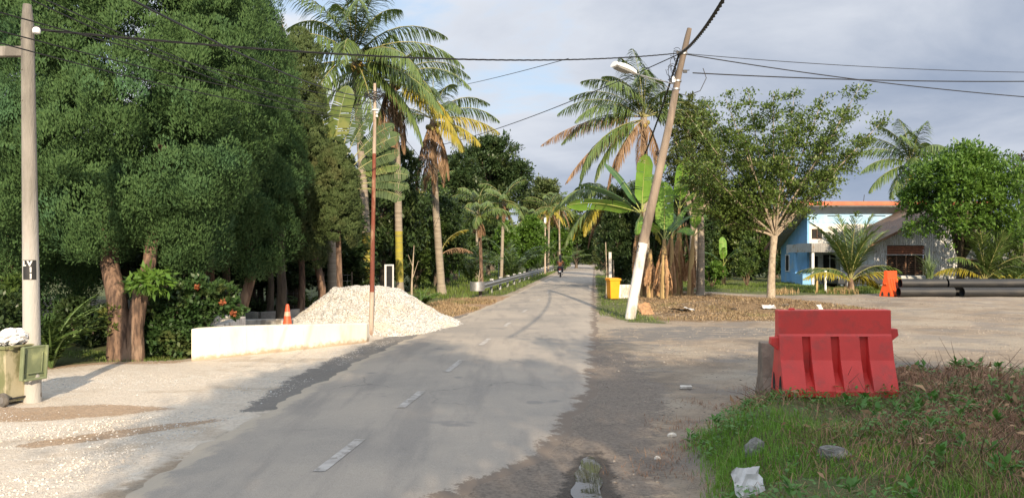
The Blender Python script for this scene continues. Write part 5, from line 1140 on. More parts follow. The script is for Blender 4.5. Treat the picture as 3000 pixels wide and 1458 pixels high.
mb = MB(); n0 = Vector((-.97, -ov, zf+.12+rise*ov)); n1_ = Vector((-.97, yb2, zf+.12-rise*yb2)); mb.add([n0+Vector((0, 0, .12)), n1_+Vector((0, 0, .12)), n1_+Vector((0, 0, -.16)), n0+Vector((0, 0, -.16)), n0+Vector((-.04, 0, .12)), n1_+Vector((-.04, 0, .12)), n1_+Vector((-.04, 0, -.16)), n0+Vector((-.04, 0, -.16))], [(0, 1, 2, 3), (7, 6, 5, 4), (0, 4, 5, 1), (1, 5, 6, 2), (2, 6, 7, 3), (3, 7, 4, 0)]); mb.build('verge_board', m_wood, rf)
MB().tube([(4.2, 1, 5.2), (4.3, 1, 6.1)], .02, 6).build('antenna', m_black, rf)
# side windows and porch
for yy, w2, z0, z1 in ((3.6, .7, .85, 1.95),):
    wn = MB().box((-.012, yy, (z0+z1)/2), (.03, w2, z1-z0)).build('side_window', m_dark, bh)
    mb = MB(); mb.box((-.03, yy-w2/2, (z0+z1)/2), (.05, .07, z1-z0+.14)); mb.box((-.03, yy+w2/2, (z0+z1)/2), (.05, .07, z1-z0+.14)); mb.box((-.03, yy, z0-.03), (.05, w2-.07, .06)); mb.box((-.03, yy, z1+.03), (.05, w2-.07, .06)); mb.box((-.03, yy, z1+.26), (.05, .3, .3)); mb.build('frame', m_white, wn)
px0 = -.75
mb = MB(); mb.box((px0+2.4, -1.35, 2.70), (4.8, 2.6, .06)); pr = mb.build('porch_roof', m_zinc, bh)
mb = MB(); mb.box((px0, -1.35+.9, 2.42), (.03, 4.4, .54)); mb.build('awning_panel', M('grey_awning_panel', (.42, .43, .42), (.36, .37, .37), 3, .7, c3=(.30, .24, .17), s3=2.5), bh)
MB().box((px0+2.4, -2.66, 2.42), (4.8, .03, .54)).build('awning_panel', m_zinc, bh)
for x, y in ((px0+.12, -2.5), (px0+2.0, -2.5), (px0+4.6, -2.5), (px0+.12, .35)):
    MB().box((x, y, 1.05), (.16, .16, 2.16)).build('porch_post', m_white if y < 0 else m_blue, bh, bevel=.01)
dr = MB().box((1.5, -.012, 1.0), (.85, .03, 2.0)).build('door', m_dark, bh); MB().box((1.5, -.034, 1.0), (.06, .01, 1.9)).build('door_rail', m_white, dr)
dr = MB().box((.45, -.012, 1.35), (.5, .03, 1.1)).build('window', m_dark, bh); mb = MB(); mb.box((.45, -.03, 1.93), (.6, .04, .05)); mb.box((.45, -.03, .77), (.6, .04, .05)); mb.build('frame', m_white, dr)
MB().box((-.40, -.2, .38), (.7, 1.9, .76)).build('side_annex', m_blue, bh)
# satellite dish
t = thing('satellite_dish', 'small grey satellite dish on the awning in front of the blue house', 'satellite dish', Vector(bh.location)+Vector((1.75, -1.6, 2.73)))
MB().tube([(0, 0, 0), (0, 0, .35)], .025, 6).build('mast', m_steel, t)
mb = MB(); vs = []; n_ = 20
for j, (r_, d_) in enumerate(((.02, 0), (.16, .02), (.30, .075), (.37, .12))):
    for k in range(n_): a = 2*math.pi*k/n_; vs.append((r_*math.cos(a), -d_-.05, .42+r_*math.sin(a)))
fs = [(j*n_+k, j*n_+(k+1) % n_, (j+1)*n_+(k+1) % n_, (j+1)*n_+k) for j in range(3) for k in range(n_)]+[tuple(range(n_))]
mb.add(vs, fs).build('dish', m_grey, t, smooth=True); MB().tube([(0, -.05, .12), (0, -.5, .4)], .012, 5).build('feed_arm', m_black, t)
# wooden house
wh = thing('wooden_house', 'grey plank house with a rusty brown roof beside the blue house', 'house', GX(2562, 45.5))
Ww, ez, az_, ax_ = 8.6, 2.75, 4.75, 4.3
mb = MB(); wx0, wx1, wz0, wz1 = .75, 3.0, .75, 2.55
wall_hole(mb, 0, Ww, -.1, ez-.02, wx0, wx1, wz0, wz1, .06, .12); mb.build('front_wall', m_zincwall, wh)
MB().prism([(0, ez-.018), (Ww, ez-.018), (ax_, az_)], 0.0, .12, 'Y').build('gable', m_zincwall, wh)
MB().box((.06, 3.0, 1.3), (.12, 5.7, 2.8)).build('side_wall', m_zincwall, wh)
s1 = Vector((-.75, 0, ez-.30)); s2 = Vector((ax_, 0, az_+.12)); s3 = Vector((Ww+.6, 0, ez-.25))
rf = MB(); rf.slab([(s1.x, -.6, s1.z), (s2.x-.003, -.6, s2.z), (s2.x-.003, 6, s2.z), (s1.x, 6, s1.z)], .05); rf.slab([(s2.x+.003, -.6, s2.z), (s3.x, -.6, s3.z), (s3.x, 6, s3.z), (s2.x+.003, 6, s2.z)], .05); rfo = rf.build('roof', m_rustroof, wh)
mb = MB()
for a, b2 in ((s1, s2), (s3, s2)):
    mb.add([a+Vector((0, -.64, -.10)), b2+Vector((0, -.64, -.10)), b2+Vector((0, -.64, .06)), a+Vector((0, -.64, .06)), a+Vector((0, -.60, -.10)), b2+Vector((0, -.60, -.10)), b2+Vector((0, -.60, .06)), a+Vector((0, -.60, .06))], [(0, 1, 2, 3), (7, 6, 5, 4), (0, 4, 5, 1), (1, 5, 6, 2), (2, 6, 7, 3), (3, 7, 4, 0)])
mb.build('barge_board', m_wood, rfo)
wn = MB().box(((wx0+wx1)/2, .20, (wz0+wz1)/2), (wx1-wx0, .04, wz1-wz0)).build('window', m_dark, wh)
mb = MB()
for i in range(9): mb.box(((wx0+wx1)/2, .05, wz0+.12+i*.125), (wx1-wx0-.02, .03, .035), 0, R(35))
for i in range(5): mb.box((wx0+i*(wx1-wx0)/4, .01, (wz0+1.95)/2), (.06, .06, 1.95-wz0))
mb.build('louvre_bars', m_wood, wn)
mb = MB()
for i in range(4): mb.box(((wx0+wx1)/2, .04, 2.06+i*.13), (wx1-wx0-.02, .05, .085), 0, R(20))
mb.build('slatted_transom', M('red_brown_slats', (.36, .15, .09), (.25, .11, .07), 6, .8), wn)
MB().box(((wx0+wx1)/2, -.04, 1.98), (wx1-wx0+.2, .10, .05)).build('lintel', m_grey, wn)
wn = MB().box((6.2, -.012, 1.2), (1.6, .03, .9)).build('window', m_dark, wh); mb = MB(); mb.box((6.2, -.03, .72), (1.8, .05, .06)); mb.box((6.2, -.03, 1.68), (1.8, .05, .06)); mb.build('frame', m_wood, wn)
o = MB().box((0, 0, .38), (2.4, .14, .8)).build('low_wall', m_grey, None, bevel=.015); o.location = GX(2700, 43.5); tag(o, 'low pale wall under the window of the wooden house', 'wall')
o = MB().box((0, 0, .3), (3.6, .12, .62)).build('low_wall', m_conc_white, None, bevel=.015); o.location = GX(2830, 42.5); tag(o, 'low whitish wall running behind the pipes below the spreading young palm', 'wall')
for u, lb in ((2418, 'thin white post standing in the dry grass left of the young palm'), (2393, 'short pinkish stake in the dry grass beside the white post')):
    o = MB().box((0, 0, .55 if u > 2400 else .3), (.10, .10, 1.2 if u > 2400 else .7)).build('post', m_white if u > 2400 else m_bstem, None, bevel=.01); o.location = GX(u, 39); tag(o, lb, 'post')
# parked car behind the young palm
m_car = M('grey_car_paint', (.10, .105, .115), (.11, .115, .12), 3, .28, metallic=.5, spec=.6)
cr = thing('parked_car', 'dark grey parked car half hidden behind the upright young palm', 'car', GX(2520, 44), R(12))
low = [(-2.0, .32), (-1.98, .62), (-1.9, .80), (-1.1, .88), (1.25, .92), (1.95, .86), (2.02, .6), (2.0, .32), (1.62, .30), (1.0, .30), (-1.0, .30), (-1.6, .30)]
MB().prism(low, -.82, .82, 'Y').build('body', m_car, cr, bevel=.06)
cab = [(-1.0, .885), (-.45, 1.36), (.75, 1.40), (1.4, .925)]
mb = MB(); vs = [(x*(1), y*(.78 if z < 1 else .60), z) for y in (-1, 1) for x, z in cab]; mb.add(vs, [(3, 2, 1, 0), (4, 5, 6, 7), (0, 1, 5, 4), (1, 2, 6, 5), (2, 3, 7, 6)]).build('cabin', m_car, cr, bevel=.05)
mb = MB(); mb.slab([(-.93, -.62, .95), (-.93, .62, .95), (-.50, .52, 1.32), (-.50, -.52, 1.32)], -.012); mb.slab([(1.33, -.62, .97), (.82, -.52, 1.35), (.82, .52, 1.35), (1.33, .62, .97)], -.012); mb.build('windscreen', m_glass, cr)
mb = MB()
for x0_, x1_, x2_, x3_ in ((-.75, -.38, .12, .12), (.2, .2, .68, 1.12)):
    for s in (-1, 1): mb.slab([(x0_, s*.775, .95), (x3_, s*.775, .95), (x2_, s*.635, 1.30), (x1_, s*.635, 1.30)], s*.012)
mb.build('side_window', m_glass, cr)
for x in (-1.3, 1.32):
    for s in (-1, 1):
        wv = MB().lathe([(.18, -.09), (.29, -.09), (.31, -.05), (.31, .05), (.29, .09), (.18, .09)], 22, (x, s*.76, .31), 'Y').build('wheel', m_black, cr, smooth=True); MB().lathe([(.02, -.085), (.19, -.08), (.19, .08), (.02, .085)], 16, (x, s*.77, .31), 'Y').build('rim', m_steel, wv)
for s in (-1, 1): MB().box((-1.95, s*.58, .70), (.06, .34, .13)).build('headlight', m_white, cr, bevel=.02); MB().box((1.99, s*.6, .74), (.05, .28, .16)).build('tail_light', M('tail_red', (.5, .03, .03), None, 4, .3), cr, bevel=.02)
for s in (-1, 1): MB().ball((-.72, s*.93, .97), (.06, .09, .07), 10, 6).build('wing_mirror', m_car, cr, smooth=True)
# ================================================================ PLASTIC BARRIERS, CONCRETE BARRIER, PIPES
def barrier(name, label, loc, rz, mat, Lb=1.22, hgt=.96, ry=0.0):
    t = thing(name, label, 'road barrier', loc, rz); t.rotation_euler = (0, ry, rz)
    k = hgt/.96; f_ = [(-.30, 0), (-.30, .07), (-.165, .40*k), (-.112, .66*k), (-.092, .69*k), (-.085, hgt)]
    full = f_+[(-p, q) for p, q in reversed(f_)]
    slot = [(-.285, 0), (-.285, .06), (-.06, .24*k), (-.06, .665*k), (-.083, .69*k), (-.080, hgt-.004)]; slot += [(-p, q) for p, q in reversed(slot)]
    rib = .265*Lb/1.22; sw = .052; xs_ = []; x = -Lb/2
    q_ = Lb/1.24; ribs = [(-Lb/2, -Lb/2+.255*q_), (-Lb/2+.345*q_, -Lb/2+.57*q_), (-Lb/2+.66*q_, -Lb/2+.885*q_), (-Lb/2+.975*q_, Lb/2)]
    mb = MB()
    for i, (a, b2) in enumerate(ribs):
        mb.prism([q for q in full if q[1] < .68*k], a, b2, 'X')
        if i < 3: mb.prism([q for q in slot if q[1] < .68*k], b2-.01, ribs[i+1][0]+.01, 'X', caps=False)
    mb.prism([(-.112, .6603*k), (-.092, .69*k), (-.085, hgt), (.085, hgt), (.092, .69*k), (.112, .6603*k)], -Lb/2+.001, Lb/2-.001, 'X')
    body = mb.build('body', mat, t, bevel=.007)
    for sx in (-1, 1):
        zc = .60 if sx < 0 else .70
        mb = MB().prism([(sx*(Lb/2-.02), zc-.12), (sx*(Lb/2-.02), zc+.05), (sx*(Lb/2+.075), zc+.045), (sx*(Lb/2+.085), zc-.03)], -.07, .05, 'Y'); mb.build('coupling_lug', mat, t, bevel=.006)
    for sx in (-1, 1):
        for sy in (-1, 1): MB().prism([(sy*.10, .02), (sy*.215, .02), (sy*.20, .14), (sy*.17, .22), (sy*.13, .20), (sy*.10, .12)], sx*(Lb/2+.002)-.002, sx*(Lb/2+.002)+.002, 'X').build('fork_opening', m_dark, t)
    mb = MB(); mb.lathe([(.035, 0), (.035, .018), (.02, .022)], 14, (-.45, 0, hgt)); mb.build('filler_cap', mat, t)
    return t
bp_ = P(2440, 1155, 8.75); bp_.z = float(zmound(bp_.x, bp_.y))-.03
rb_ = barrier('road_barrier', 'red plastic road barrier standing in the weeds at right front', bp_, R(-6), m_red, 1.24, .96, R(-.6))
ob = G(2618, 868); barrier('road_barrier', 'bright orange plastic road barrier at the end of the black pipes', ob+Vector((0, .3, 0)), R(38), m_orange, .95, 1.2)
cb = P(2262, 1140, 9.75); cbt = thing('concrete_barrier', 'grey-brown concrete barrier mostly hidden behind the red one', 'road barrier', (cb.x+.58, cb.y, float(zmound(cb.x, cb.y))-.04), R(-5))
MB().prism([(-.26, 0), (-.26, .10), (-.14, .30), (-.085, .74), (.085, .74), (.14, .30), (.26, .10), (.26, 0)], -.72, .5, 'X').build('body', M('dusty_concrete', (.25, .19, .14), (.19, .15, .115), 5, .9, .5, 40, c3=(.30, .24, .18), s3=3), cbt, bevel=.012)
m_pipe = M('black_pipe', (.020, .021, .023), (.030, .030, .029), 5, .46, .04, 30, stretch=(.2, 1, 1), c3=(.06, .054, .046), s3=2, t3=(.55, .75), spec=.4)
def pipe(lb, x0_, x1_, y, z, r):
    t = thing('pipe', lb, 'pipe', ((x0_+x1_)/2, y, z), R(random.uniform(-.5, .5)), 'black pipes stacked on the ground'); h2 = (x1_-x0_)/2
    MB().lathe([(r*.9, -h2+.4), (r*.9, -h2), (r, -h2), (r, h2), (r*.9, h2), (r*.9, h2-.4)], 28, (0, 0, 0), 'X').build('tube', m_pipe, t, smooth=True); return t
Yp_ = 35.4; sx_ = lambda u, y=Yp_: (u-1500)/F*y; r_ = .225
random.seed(2)
pipe('black pipe on the ground with its end touching the orange barrier', sx_(2632), sx_(2793), Yp_, r_, r_)
pipe('long black pipe on the ground at the lower right of the stack', sx_(2818), sx_(3120), Yp_, r_, r_)
pipe('black pipe on the upper row of the stack, left of the gap', sx_(2650), sx_(2783), Yp_+.40, r_*2.72, r_)
pipe('long black pipe on the upper row of the stack at the right', sx_(2790), sx_(3120), Yp_+.42, r_*2.72, r_)
pipe('black pipe on the ground at the back, carrying the upper row', sx_(2640), sx_(3120), Yp_+.84, r_, r_)
# block by the orange bin, white posts
o = MB().box((0, 0, .28), (1.05, .45, .62)).build('concrete_block', m_conc_white, None, bevel=.02); o.location = GX(1815, 34.8); o.rotation_euler = (0, 0, R(6)); tag(o, 'pale concrete block behind the orange-yellow bin', 'block')
for u, Yd, h, r, lb in ((1787, 38, 2.1, .085, 'white-painted post behind the orange-yellow bin'), (1797, 39, 1.7, .03, 'thin pale stake right of the white post'), (1776, 38, 2.6, .025, 'thin pale stick left of the white post')):
    t = thing('post', lb, 'post', GX(u, Yd)); MB().tube([(0, 0, -.1), (.02, 0, h/2), (-.03*(u < 1780), 0, h)], [r, r, r*.9], 12).build('shaft', m_conc_white if r > .05 else m_bark_pale, t, smooth=True)
t = thing('utility_pole', 'distant thin pole with a white cap among the palms left of the road', 'utility pole', GX(1597, 80))
MB().tube([(0, 0, -.1), (0, 0, 3), (0, 0, 6.2)], [.1, .09, .07], 10).build('shaft', m_palepole, t); MB().box((0, -.1, 5.7), (.22, .12, .6)).build('cap_box', m_white, t)
t = thing('notice_frame', 'white-framed board leaning in the grove behind the gravel heap', 'board', GX(1140, 27.5)+Vector((0, 0, .60)), R(58))
mb = MB(); mb.box((-.2, 0, .55), (.05, .05, .9)); mb.box((.2, 0, .55), (.05, .05, .9)); mb.box((0, 0, .975), (.35, .05, .05)); mb.box((0, 0, .125), (.35, .05, .05)); mb.build('frame', m_white, t)
mb = MB().box((0, .01, .55), (.352, .02, .80)); mb.build('board', m_blackp, t); mb = MB(); MB().box((-.2, .02, -.26), (.04, .04, .72)).build('leg', m_steel, t); MB().box((.2, .02, -.26), (.04, .04, .72)).build('leg', m_steel, t)
o = MB().box((0, 0, .28), (3.0, .16, .6)).build('low_wall', m_conc_white, None, bevel=.015); o.location = GX(235, 23); tag(o, 'whitish low wall glimpsed in the shade behind the twin trunk at left', 'wall')
# wire fence in the grove
ft = thing('wire_fence', 'dark wire fence on thin posts behind the traffic cone', 'fence', GX(800, 25.8)); mb = MB()
for i in range(6): MB().tube([(i*.95-2.2, i*.12, -.1), (i*.95-2.2, i*.12, 1.35)], .03, 6).build('post', m_bark_dark, ft)
for k in range(6): mb.tube([(-2.2, 0, .2+k*.21), (2.55, .6, .2+k*.21)], .006, 4)
for k in range(24): mb.tube([(-2.2+k*.2, k*.2*.126, .1), (-2.2+k*.2, k*.2*.126, 1.3)], .004, 4)
mb.build('mesh', m_steel, ft)
ft = thing('wire_fence', 'pale green wire fence on the grass behind the guardrail start', 'fence', GX(1360, 62)); mb = MB()
for i in range(5): MB().tube([(i*1.6-3.6, 0, -.1), (i*1.6-3.6, 0, 1.6)], .04, 6).build('post', m_steel, ft)
for k in range(4): mb.tube([(-3.6, 0, .4+k*.38), (2.8, 0, .4+k*.38)], .018, 4)
mb.build('wires', M('green_wire', (.20, .30, .20), None, 4, .6), ft)
# ================================================================ MOTORCYCLE AND RIDER
mc = G(1641, 813); mt_ = thing('motorcycle', 'small dark motorcycle seen from behind in the left lane far down the road', 'motorcycle', (mc.x, mc.y, .03), R(-6.2)); MS_ = 1.05; mt_.scale = (MS_,)*3
m_mot = M('dark_motorcycle_plastic', (.03, .03, .035), (.045, .04, .045), 4, .35)
for y in (-.0, 1.22):
    wv = MB().lathe([(.20, -.045), (.275, -.045), (.29, -.02), (.29, .02), (.275, .045), (.20, .045)], 22, (0, y, .29), 'X').build('wheel', m_black, mt_, smooth=True); MB().lathe([(.02, -.05), (.19, -.02), (.19, .02), (.02, .05)], 16, (0, y, .29), 'X').build('rim', m_steel, wv)
MB().prism([(-.28, .58), (-.30, .72), (.25, .70), (.45, .50), (.72, .42), (.95, .62), (1.0, .98), (1.12, .98), (1.1, .55), (.95, .30), (.3, .28), (-.05, .42)], -.10, .10, 'X').build('body', m_mot, mt_, bevel=.03)
MB().prism([(-.38, .74), (-.30, .80), (.35, .78), (.45, .72), (.0, .70)], -.14, .14, 'X').build('seat', m_black, mt_, bevel=.03)
MB().prism([(-.30, .40), (-.24, .62), (.08, .64), (.2, .56), (.0, .60), (-.2, .55)], -.08, .08, 'X').build('rear_fender', m_mot, mt_, bevel=.01)
MB().box((0, -.36, .66), (.17, .05, .08)).build('tail_light', M('rear_lamp', (.55, .03, .03), None, 4, .3), mt_, bevel=.01)
MB().box((0, -.36, .52), (.20, .015, .15)).build('number_plate', m_white, mt_)
MB().tube([(-.36, .92, 1.02), (-.1, 1.02, 1.0), (.1, 1.02, 1.0), (.36, .92, 1.02)], .018, 8).build('handlebar', m_black, mt_)
for s in (-1, 1):
    o = MB().tube([(s*.26, .96, 1.02), (s*.34, .96, 1.22)], .008, 5).build('mirror_stem', m_black, mt_); MB().ball((s*.36, .95, 1.25), (.07, .02, .05), 10, 6).build('mirror', m_black, o, smooth=True)
MB().tube([(.14, .45, .28), (.17, .0, .30), (.18, -.3, .36)], [.03, .04, .05], 10).build('exhaust', m_steel, mt_, smooth=True)
m, nt, out = newmat('skin'); b = nd(nt, 'ShaderNodeBsdfPrincipled', {'Base Color': (.32, .19, .13), 'Roughness': .6}); nt.links.new(b.outputs[0], out.inputs[0]); m_skin = m
m_shirt = M('orange_brown_shirt', (.34, .125, .06), (.28, .10, .05), 8, .9); m_hair = M('black_hair', (.012, .010, .010), (.02, .016, .014), 20, .6); m_trou = M('dark_trousers', (.03, .03, .04), (.04, .04, .05), 8, .9)
pr_ = thing('person', 'person riding the motorcycle, long black hair over an orange-brown top', 'person', (mc.x, mc.y, .03), R(-6.2)); pr_.scale = (MS_,)*3
def skin(name, nodes, edges, mat, parent, sub=2):
    me = bpy.data.meshes.new(name); me.from_pydata([n[0] for n in nodes], edges, []); o = link(name, me, mat, parent)
    md = o.modifiers.new('skin', 'SKIN')
    for i, n in enumerate(nodes):
        r2 = n[1] if hasattr(n[1], '__len__') else (n[1], n[1]); me.skin_vertices[0].data[i].radius = r2
    me.skin_vertices[0].data[0].use_root = True
    md.use_smooth_shade = True; s = o.modifiers.new('sub', 'SUBSURF'); s.levels = s.render_levels = sub; return o
nodes = [((0, .12, .90), (.15, .12)), ((0, .14, 1.10), (.125, .10)), ((0, .18, 1.32), (.15, .10)), ((0, .20, 1.44), (.06, .06)), ((0, .21, 1.52), (.05, .05)), ((0, .22, 1.60), (.075, .085)), ((0, .225, 1.71), (.085, .10)), ((0, .22, 1.78), (.05, .06))]
edges = [(i, i+1) for i in range(7)]
def chain(start, pts):
    p = start
    for q in pts: nodes.append(q); edges.append((p, len(nodes)-1)); p = len(nodes)-1
    return p
for s in (-1, 1):
    h_ = chain(2, [((s*.18, .20, 1.36), .055), ((s*.27, .36, 1.16), .042), ((s*.30, .60, 1.06), .034), ((s*.31, .84, 1.045), .026), ((s*.31, .89, 1.045), .030)])
    for k, (dx, ln) in enumerate(((-.028, .075), (-.010, .085), (.010, .08), (.028, .065))): chain(h_, [((s*.31+dx, .93, 1.05), .009), ((s*.31+dx, .93+ln*.45, 1.035), .008), ((s*.31+dx, .93+ln*.35, 1.005), .007)])
    chain(h_, [((s*.31-s*.04, .89, 1.03), .010), ((s*.31-s*.045, .92, 1.0), .008)])
    chain(0, [((s*.12, .14, .86), .10), ((s*.20, .50, .74), .075), ((s*.18, .46, .48), .055), ((s*.17, .40, .27), .04), ((s*.18, .52, .24), .035), ((s*.18, .60, .23), .025)])
body = skin('body', nodes, edges, m_skin, pr_)
sh_n = [((0, .11, .88), (.165, .135)), ((0, .14, 1.10), (.142, .118)), ((0, .18, 1.31), (.168, .118)), ((0, .20, 1.41), (.085, .075)), ((.19, .21, 1.355), .07), ((.26, .34, 1.18), .058), ((-.19, .21, 1.355), .07), ((-.26, .34, 1.18), .058)]
skin('shirt', sh_n, [(0, 1), (1, 2), (2, 3), (2, 4), (4, 5), (2, 6), (6, 7)], m_shirt, pr_)
tr_n = [((0, .11, .84), (.17, .13))]; te = []
for s in (-1, 1):
    b_ = len(tr_n); tr_n += [((s*.12, .14, .83), .112), ((s*.20, .50, .735), .088), ((s*.18, .46, .48), .068), ((s*.17, .41, .32), .055)]; te += [(0, b_), (b_, b_+1), (b_+1, b_+2), (b_+2, b_+3)]
skin('trousers', tr_n, te, m_trou, pr_)
skin('hair', [((0, .20, 1.755), (.10, .11)), ((0, .16, 1.68), (.115, .10)), ((.02, .10, 1.55), (.12, .075)), ((.05, .05, 1.40), (.11, .06)), ((.07, .03, 1.27), (.06, .035)), ((.0, .24, 1.80), (.075, .08))], [(0, 1), (1, 2), (2, 3), (3, 4), (0, 5)], m_hair, pr_)
mb = MB()
for s in (-1, 1): mb.ball((s*.03, .312, 1.70), .012, 8, 6)
mb.build('eyes', m_white, pr_); MB().prism([(.30, 1.70), (.345, 1.655), (.31, 1.645)], -.014, .014, 'X').build('nose', m_skin, pr_); MB().box((0, .302, 1.615), (.05, .02, .014)).build('mouth', M('lip', (.35, .12, .1), None, 4, .5), pr_)
for s in (-1, 1): MB().box((s*.185, .55, .235), (.09, .24, .07)).build('shoe', m_black, pr_, bevel=.02)
# ================================================================ LITTER, STONES, GRASS
def litter(name, lb, cat_, u, v, Yd, w2, d2, h2, mat, ry=0.0, rz=0.0, jit=.12, n=10, rx=0.0):
    mb = MB(); c = P(u, v, Yd); z = float(zground(c.x, c.y)); random.seed(int(u*7+v)); mb.ball((0, 0, 0), (w2, d2, h2), n, 6, jit)
    o = mb.build(name, mat, None); o.location = (c.x, c.y, z+h2*.3); o.rotation_euler = (rx, ry, rz); return tag(o, lb, cat_)
def sheet(name, lb, cat_, u, Yd, w2, d2, mat, rx=0.0, rz=0.0, dz=.02):
    """crumpled sheet with thickness"""
    c = GX(u, Yd); z = float(zground(c.x, c.y)); random.seed(int(u*3+Yd*10)); n = 6; vs = []; fs = []
    for t in (0, .006):
        for i in range(n+1):
            for j in range(n+1): vs.append((w2*(i/n-.5)+random.uniform(-.05, .05)*w2, d2*(j/n-.5)+random.uniform(-.06, .06)*d2, random.Random(i*17+j*31+int(u)).uniform(0, .12)*min(w2, d2)+t))
    k = (n+1)**2
    for i in range(n):
        for j in range(n): a = i*(n+1)+j; fs += [(a, a+1, a+n+2, a+n+1), (k+a, k+a+n+1, k+a+n+2, k+a+1)]
    o = MB().add(vs, fs).build(name, mat, None); o.location = (c.x, c.y, z+dz); o.rotation_euler = (rx, 0, rz); return tag(o, lb, cat_)
mpaper = M('white_paper', (.60, .59, .57), (.42, .41, .39), 7, .8)
m_lump = M('grey_concrete_lump', (.23, .22, .20), (.15, .145, .13), 14, .95, .9, 40, c3=(.33, .315, .29), s3=8)
litter('concrete_lump', 'pointed grey concrete lump in the weeds left of centre on the mound', 'rubble', 2208, 1330, 6.5, .085, .055, .11, m_lump, .5)
litter('concrete_lump', 'rounded grey concrete lump in the weeds right of the pointed one', 'rubble', 2445, 1385, 6.05, .135, .10, .075, m_lump, .15)
sheet('white_sack', 'torn white sack scrap standing in the grass at the bottom of the photo', 'sack', 2192, 5.62, .22, .26, mpaper, R(58), R(8), .06)
litter('stone', 'small pale stone at the grass edge, upper of two', 'stone', 1968, 1275, 8.05, .05, .04, .035, m_stone)
litter('stone', 'small pale stone at the grass edge, lower of two', 'stone', 1926, 1338, 7.15, .035, .03, .025, m_stone)
o = MB().box((0, 0, .025), (.17, .11, .04), R(-8)).build('concrete_chip', m_stone, None, bevel=.008); o.location = GX(2010, 10.95); o.location.z = float(zground(*o.location[:2])); tag(o, 'flat pale concrete piece on the dirt left of the red barrier', 'rubble')
for i, (u, Yd, w2, d2, rx, lb) in enumerate(((2252, 26.5, .42, .25, R(25), 'bent white sheet of litter at the foot of the pale-trunked tree'), (2405, 25.6, .28, .4, R(62), 'white paper scrap sticking up right of the pale-trunked tree'), (2018, 26.2, .55, .35, R(12), 'flat white litter sheet beside dark rags on the dry grass'), (1990, 25.8, .6, .4, R(10), 'dark rag on the dry grass between pole and pale trunk'), (2150, 26.4, .22, .2, R(20), 'small greyish scrap on the dry grass'), (2300, 26.8, .3, .2, R(30), 'small white scrap right of the pale trunk'))):
    sheet('litter_scrap', lb, 'litter', u, Yd, w2, d2, m_black if 'dark' in lb and 'beside' not in lb else mpaper, rx, i*.7, .06)
random.seed(6)
o = sheet('dry_banana_sheath', 'curled orange-brown banana sheath beside the leaning pole foot', 'leaf', 1890, 25.0, .5, .5, m_bdead, R(50), .4, .15)
# ---- grass and weeds: uncountable
def scatter(n, xr, yr, dens):
    x = rng.uniform(*xr, n); y = rng.uniform(*yr, n); k = rng.random(n) < dens(x, y); x = x[k]; y = y[k]
    return np.stack([x, y, zground(x, y)], 1)
def pnoise(x, y, s, ph=0.0):
    return .5+.25*(np.sin(x*s+ph+1.7*np.sin(y*s*.7+ph))+np.sin(y*s*1.1+ph*2+1.3*np.sin(x*s*.8-ph)))
m_grass = ML('grass_blade', (.125, .275, .022), (.18, .33, .04), (.22, .27, .06), .5, .3, 1.5)
m_dry = ML('dry_stalk', (.37, .205, .12), (.20, .115, .07), (.46, .29, .165), .85, .1, 2.0)
m_weed = ML('weed_leaf', (.08, .20, .032), (.125, .26, .05), (.07, .15, .035), .45, .3, 2.0)
dz_ = lambda x, y: ss((zmound(x, y)-.015)/.10)
gz = lambda x, y: dz_(x, y)*np.clip(1.3-(x-1.6)*.52-(y-7)*.10, .05, 1)*np.where(pnoise(x, y, 2.1) > .42, 1, .12)
pt = scatter(90000, (1.0, 7.5), (4.6, 10.8), gz)
V, Fc = blades(pt, rng.uniform(.4, 1, len(pt))*(.06+.13*pnoise(pt[:, 0], pt[:, 1], 2.9, 3)), rng.uniform(.004, .008, len(pt)), .8, .6); tag(mesh_np('grass', V, Fc, m_grass), 'short green grass on the near mound', 'grass', kind='stuff')
dd = lambda x, y: dz_(x, y)*np.clip((x-1.7)*.42+.1*(y-7), .08, 1)*np.where(pnoise(x, y, 1.5, 2) > .40, 1, .12)
pt = scatter(60000, (1.6, 9), (4.6, 10.6), dd)
V1, F1 = blades(pt, rng.uniform(.06, .24, len(pt)), rng.uniform(.003, .006, len(pt)), 1.7, .8)
pt2 = scatter(4200, (2.2, 9), (4.8, 10.6), dd); pt2[:, 2] += rng.uniform(.01, .13, len(pt2)); l = rng.uniform(.02, .085, len(pt2))
V2, F2 = cards(pt2, runit(len(pt2))*np.array((1, 1, .5)), l, l*.34, .4, .15)
V, Fc = cat([(V1, F1), (V2, F2)]); tag(mesh_np('dry_grass', V, Fc, m_dry), 'tangle of dead brown stalks and leaves on the near mound', 'dry grass', kind='stuff')
mb = MB(); random.seed(44)
for i in range(1500):
    x = random.uniform(2.4, 8.6); y = random.uniform(5, 10.3)
    if float(dd(np.array(x), np.array(y))) < random.random()*.8: continue
    z = float(zmound(x, y)); a = random.uniform(0, 6.28); L = random.uniform(.15, .5)*(1.5 if y > 9 else 1); up_ = random.uniform(.1, .9)
    mb.tube([(x, y, z), (x+L*.5*math.cos(a)*(1-up_*.5), y+L*.5*math.sin(a)*(1-up_*.5), z+L*.35*up_+.04), (x+L*math.cos(a)*(1-up_*.6), y+L*math.sin(a)*(1-up_*.6), z+L*.75*up_+.03)], [.004, .003, .0015], 4, cap=False)
tag(mb.build('dry_twigs', m_bark_pale if False else M('dead_twig', (.20, .125, .08), (.13, .085, .058), 9, .9), None), 'thin dead twigs sticking out of the near mound', 'twigs', kind='stuff')
wd = lambda x, y: dz_(x, y)*np.where((pnoise(x, y, 2.4, 4) > .60) | ((np.abs(x-3.4) < 1.1) & (np.abs(y-8.1) < .4)), .8, .05)
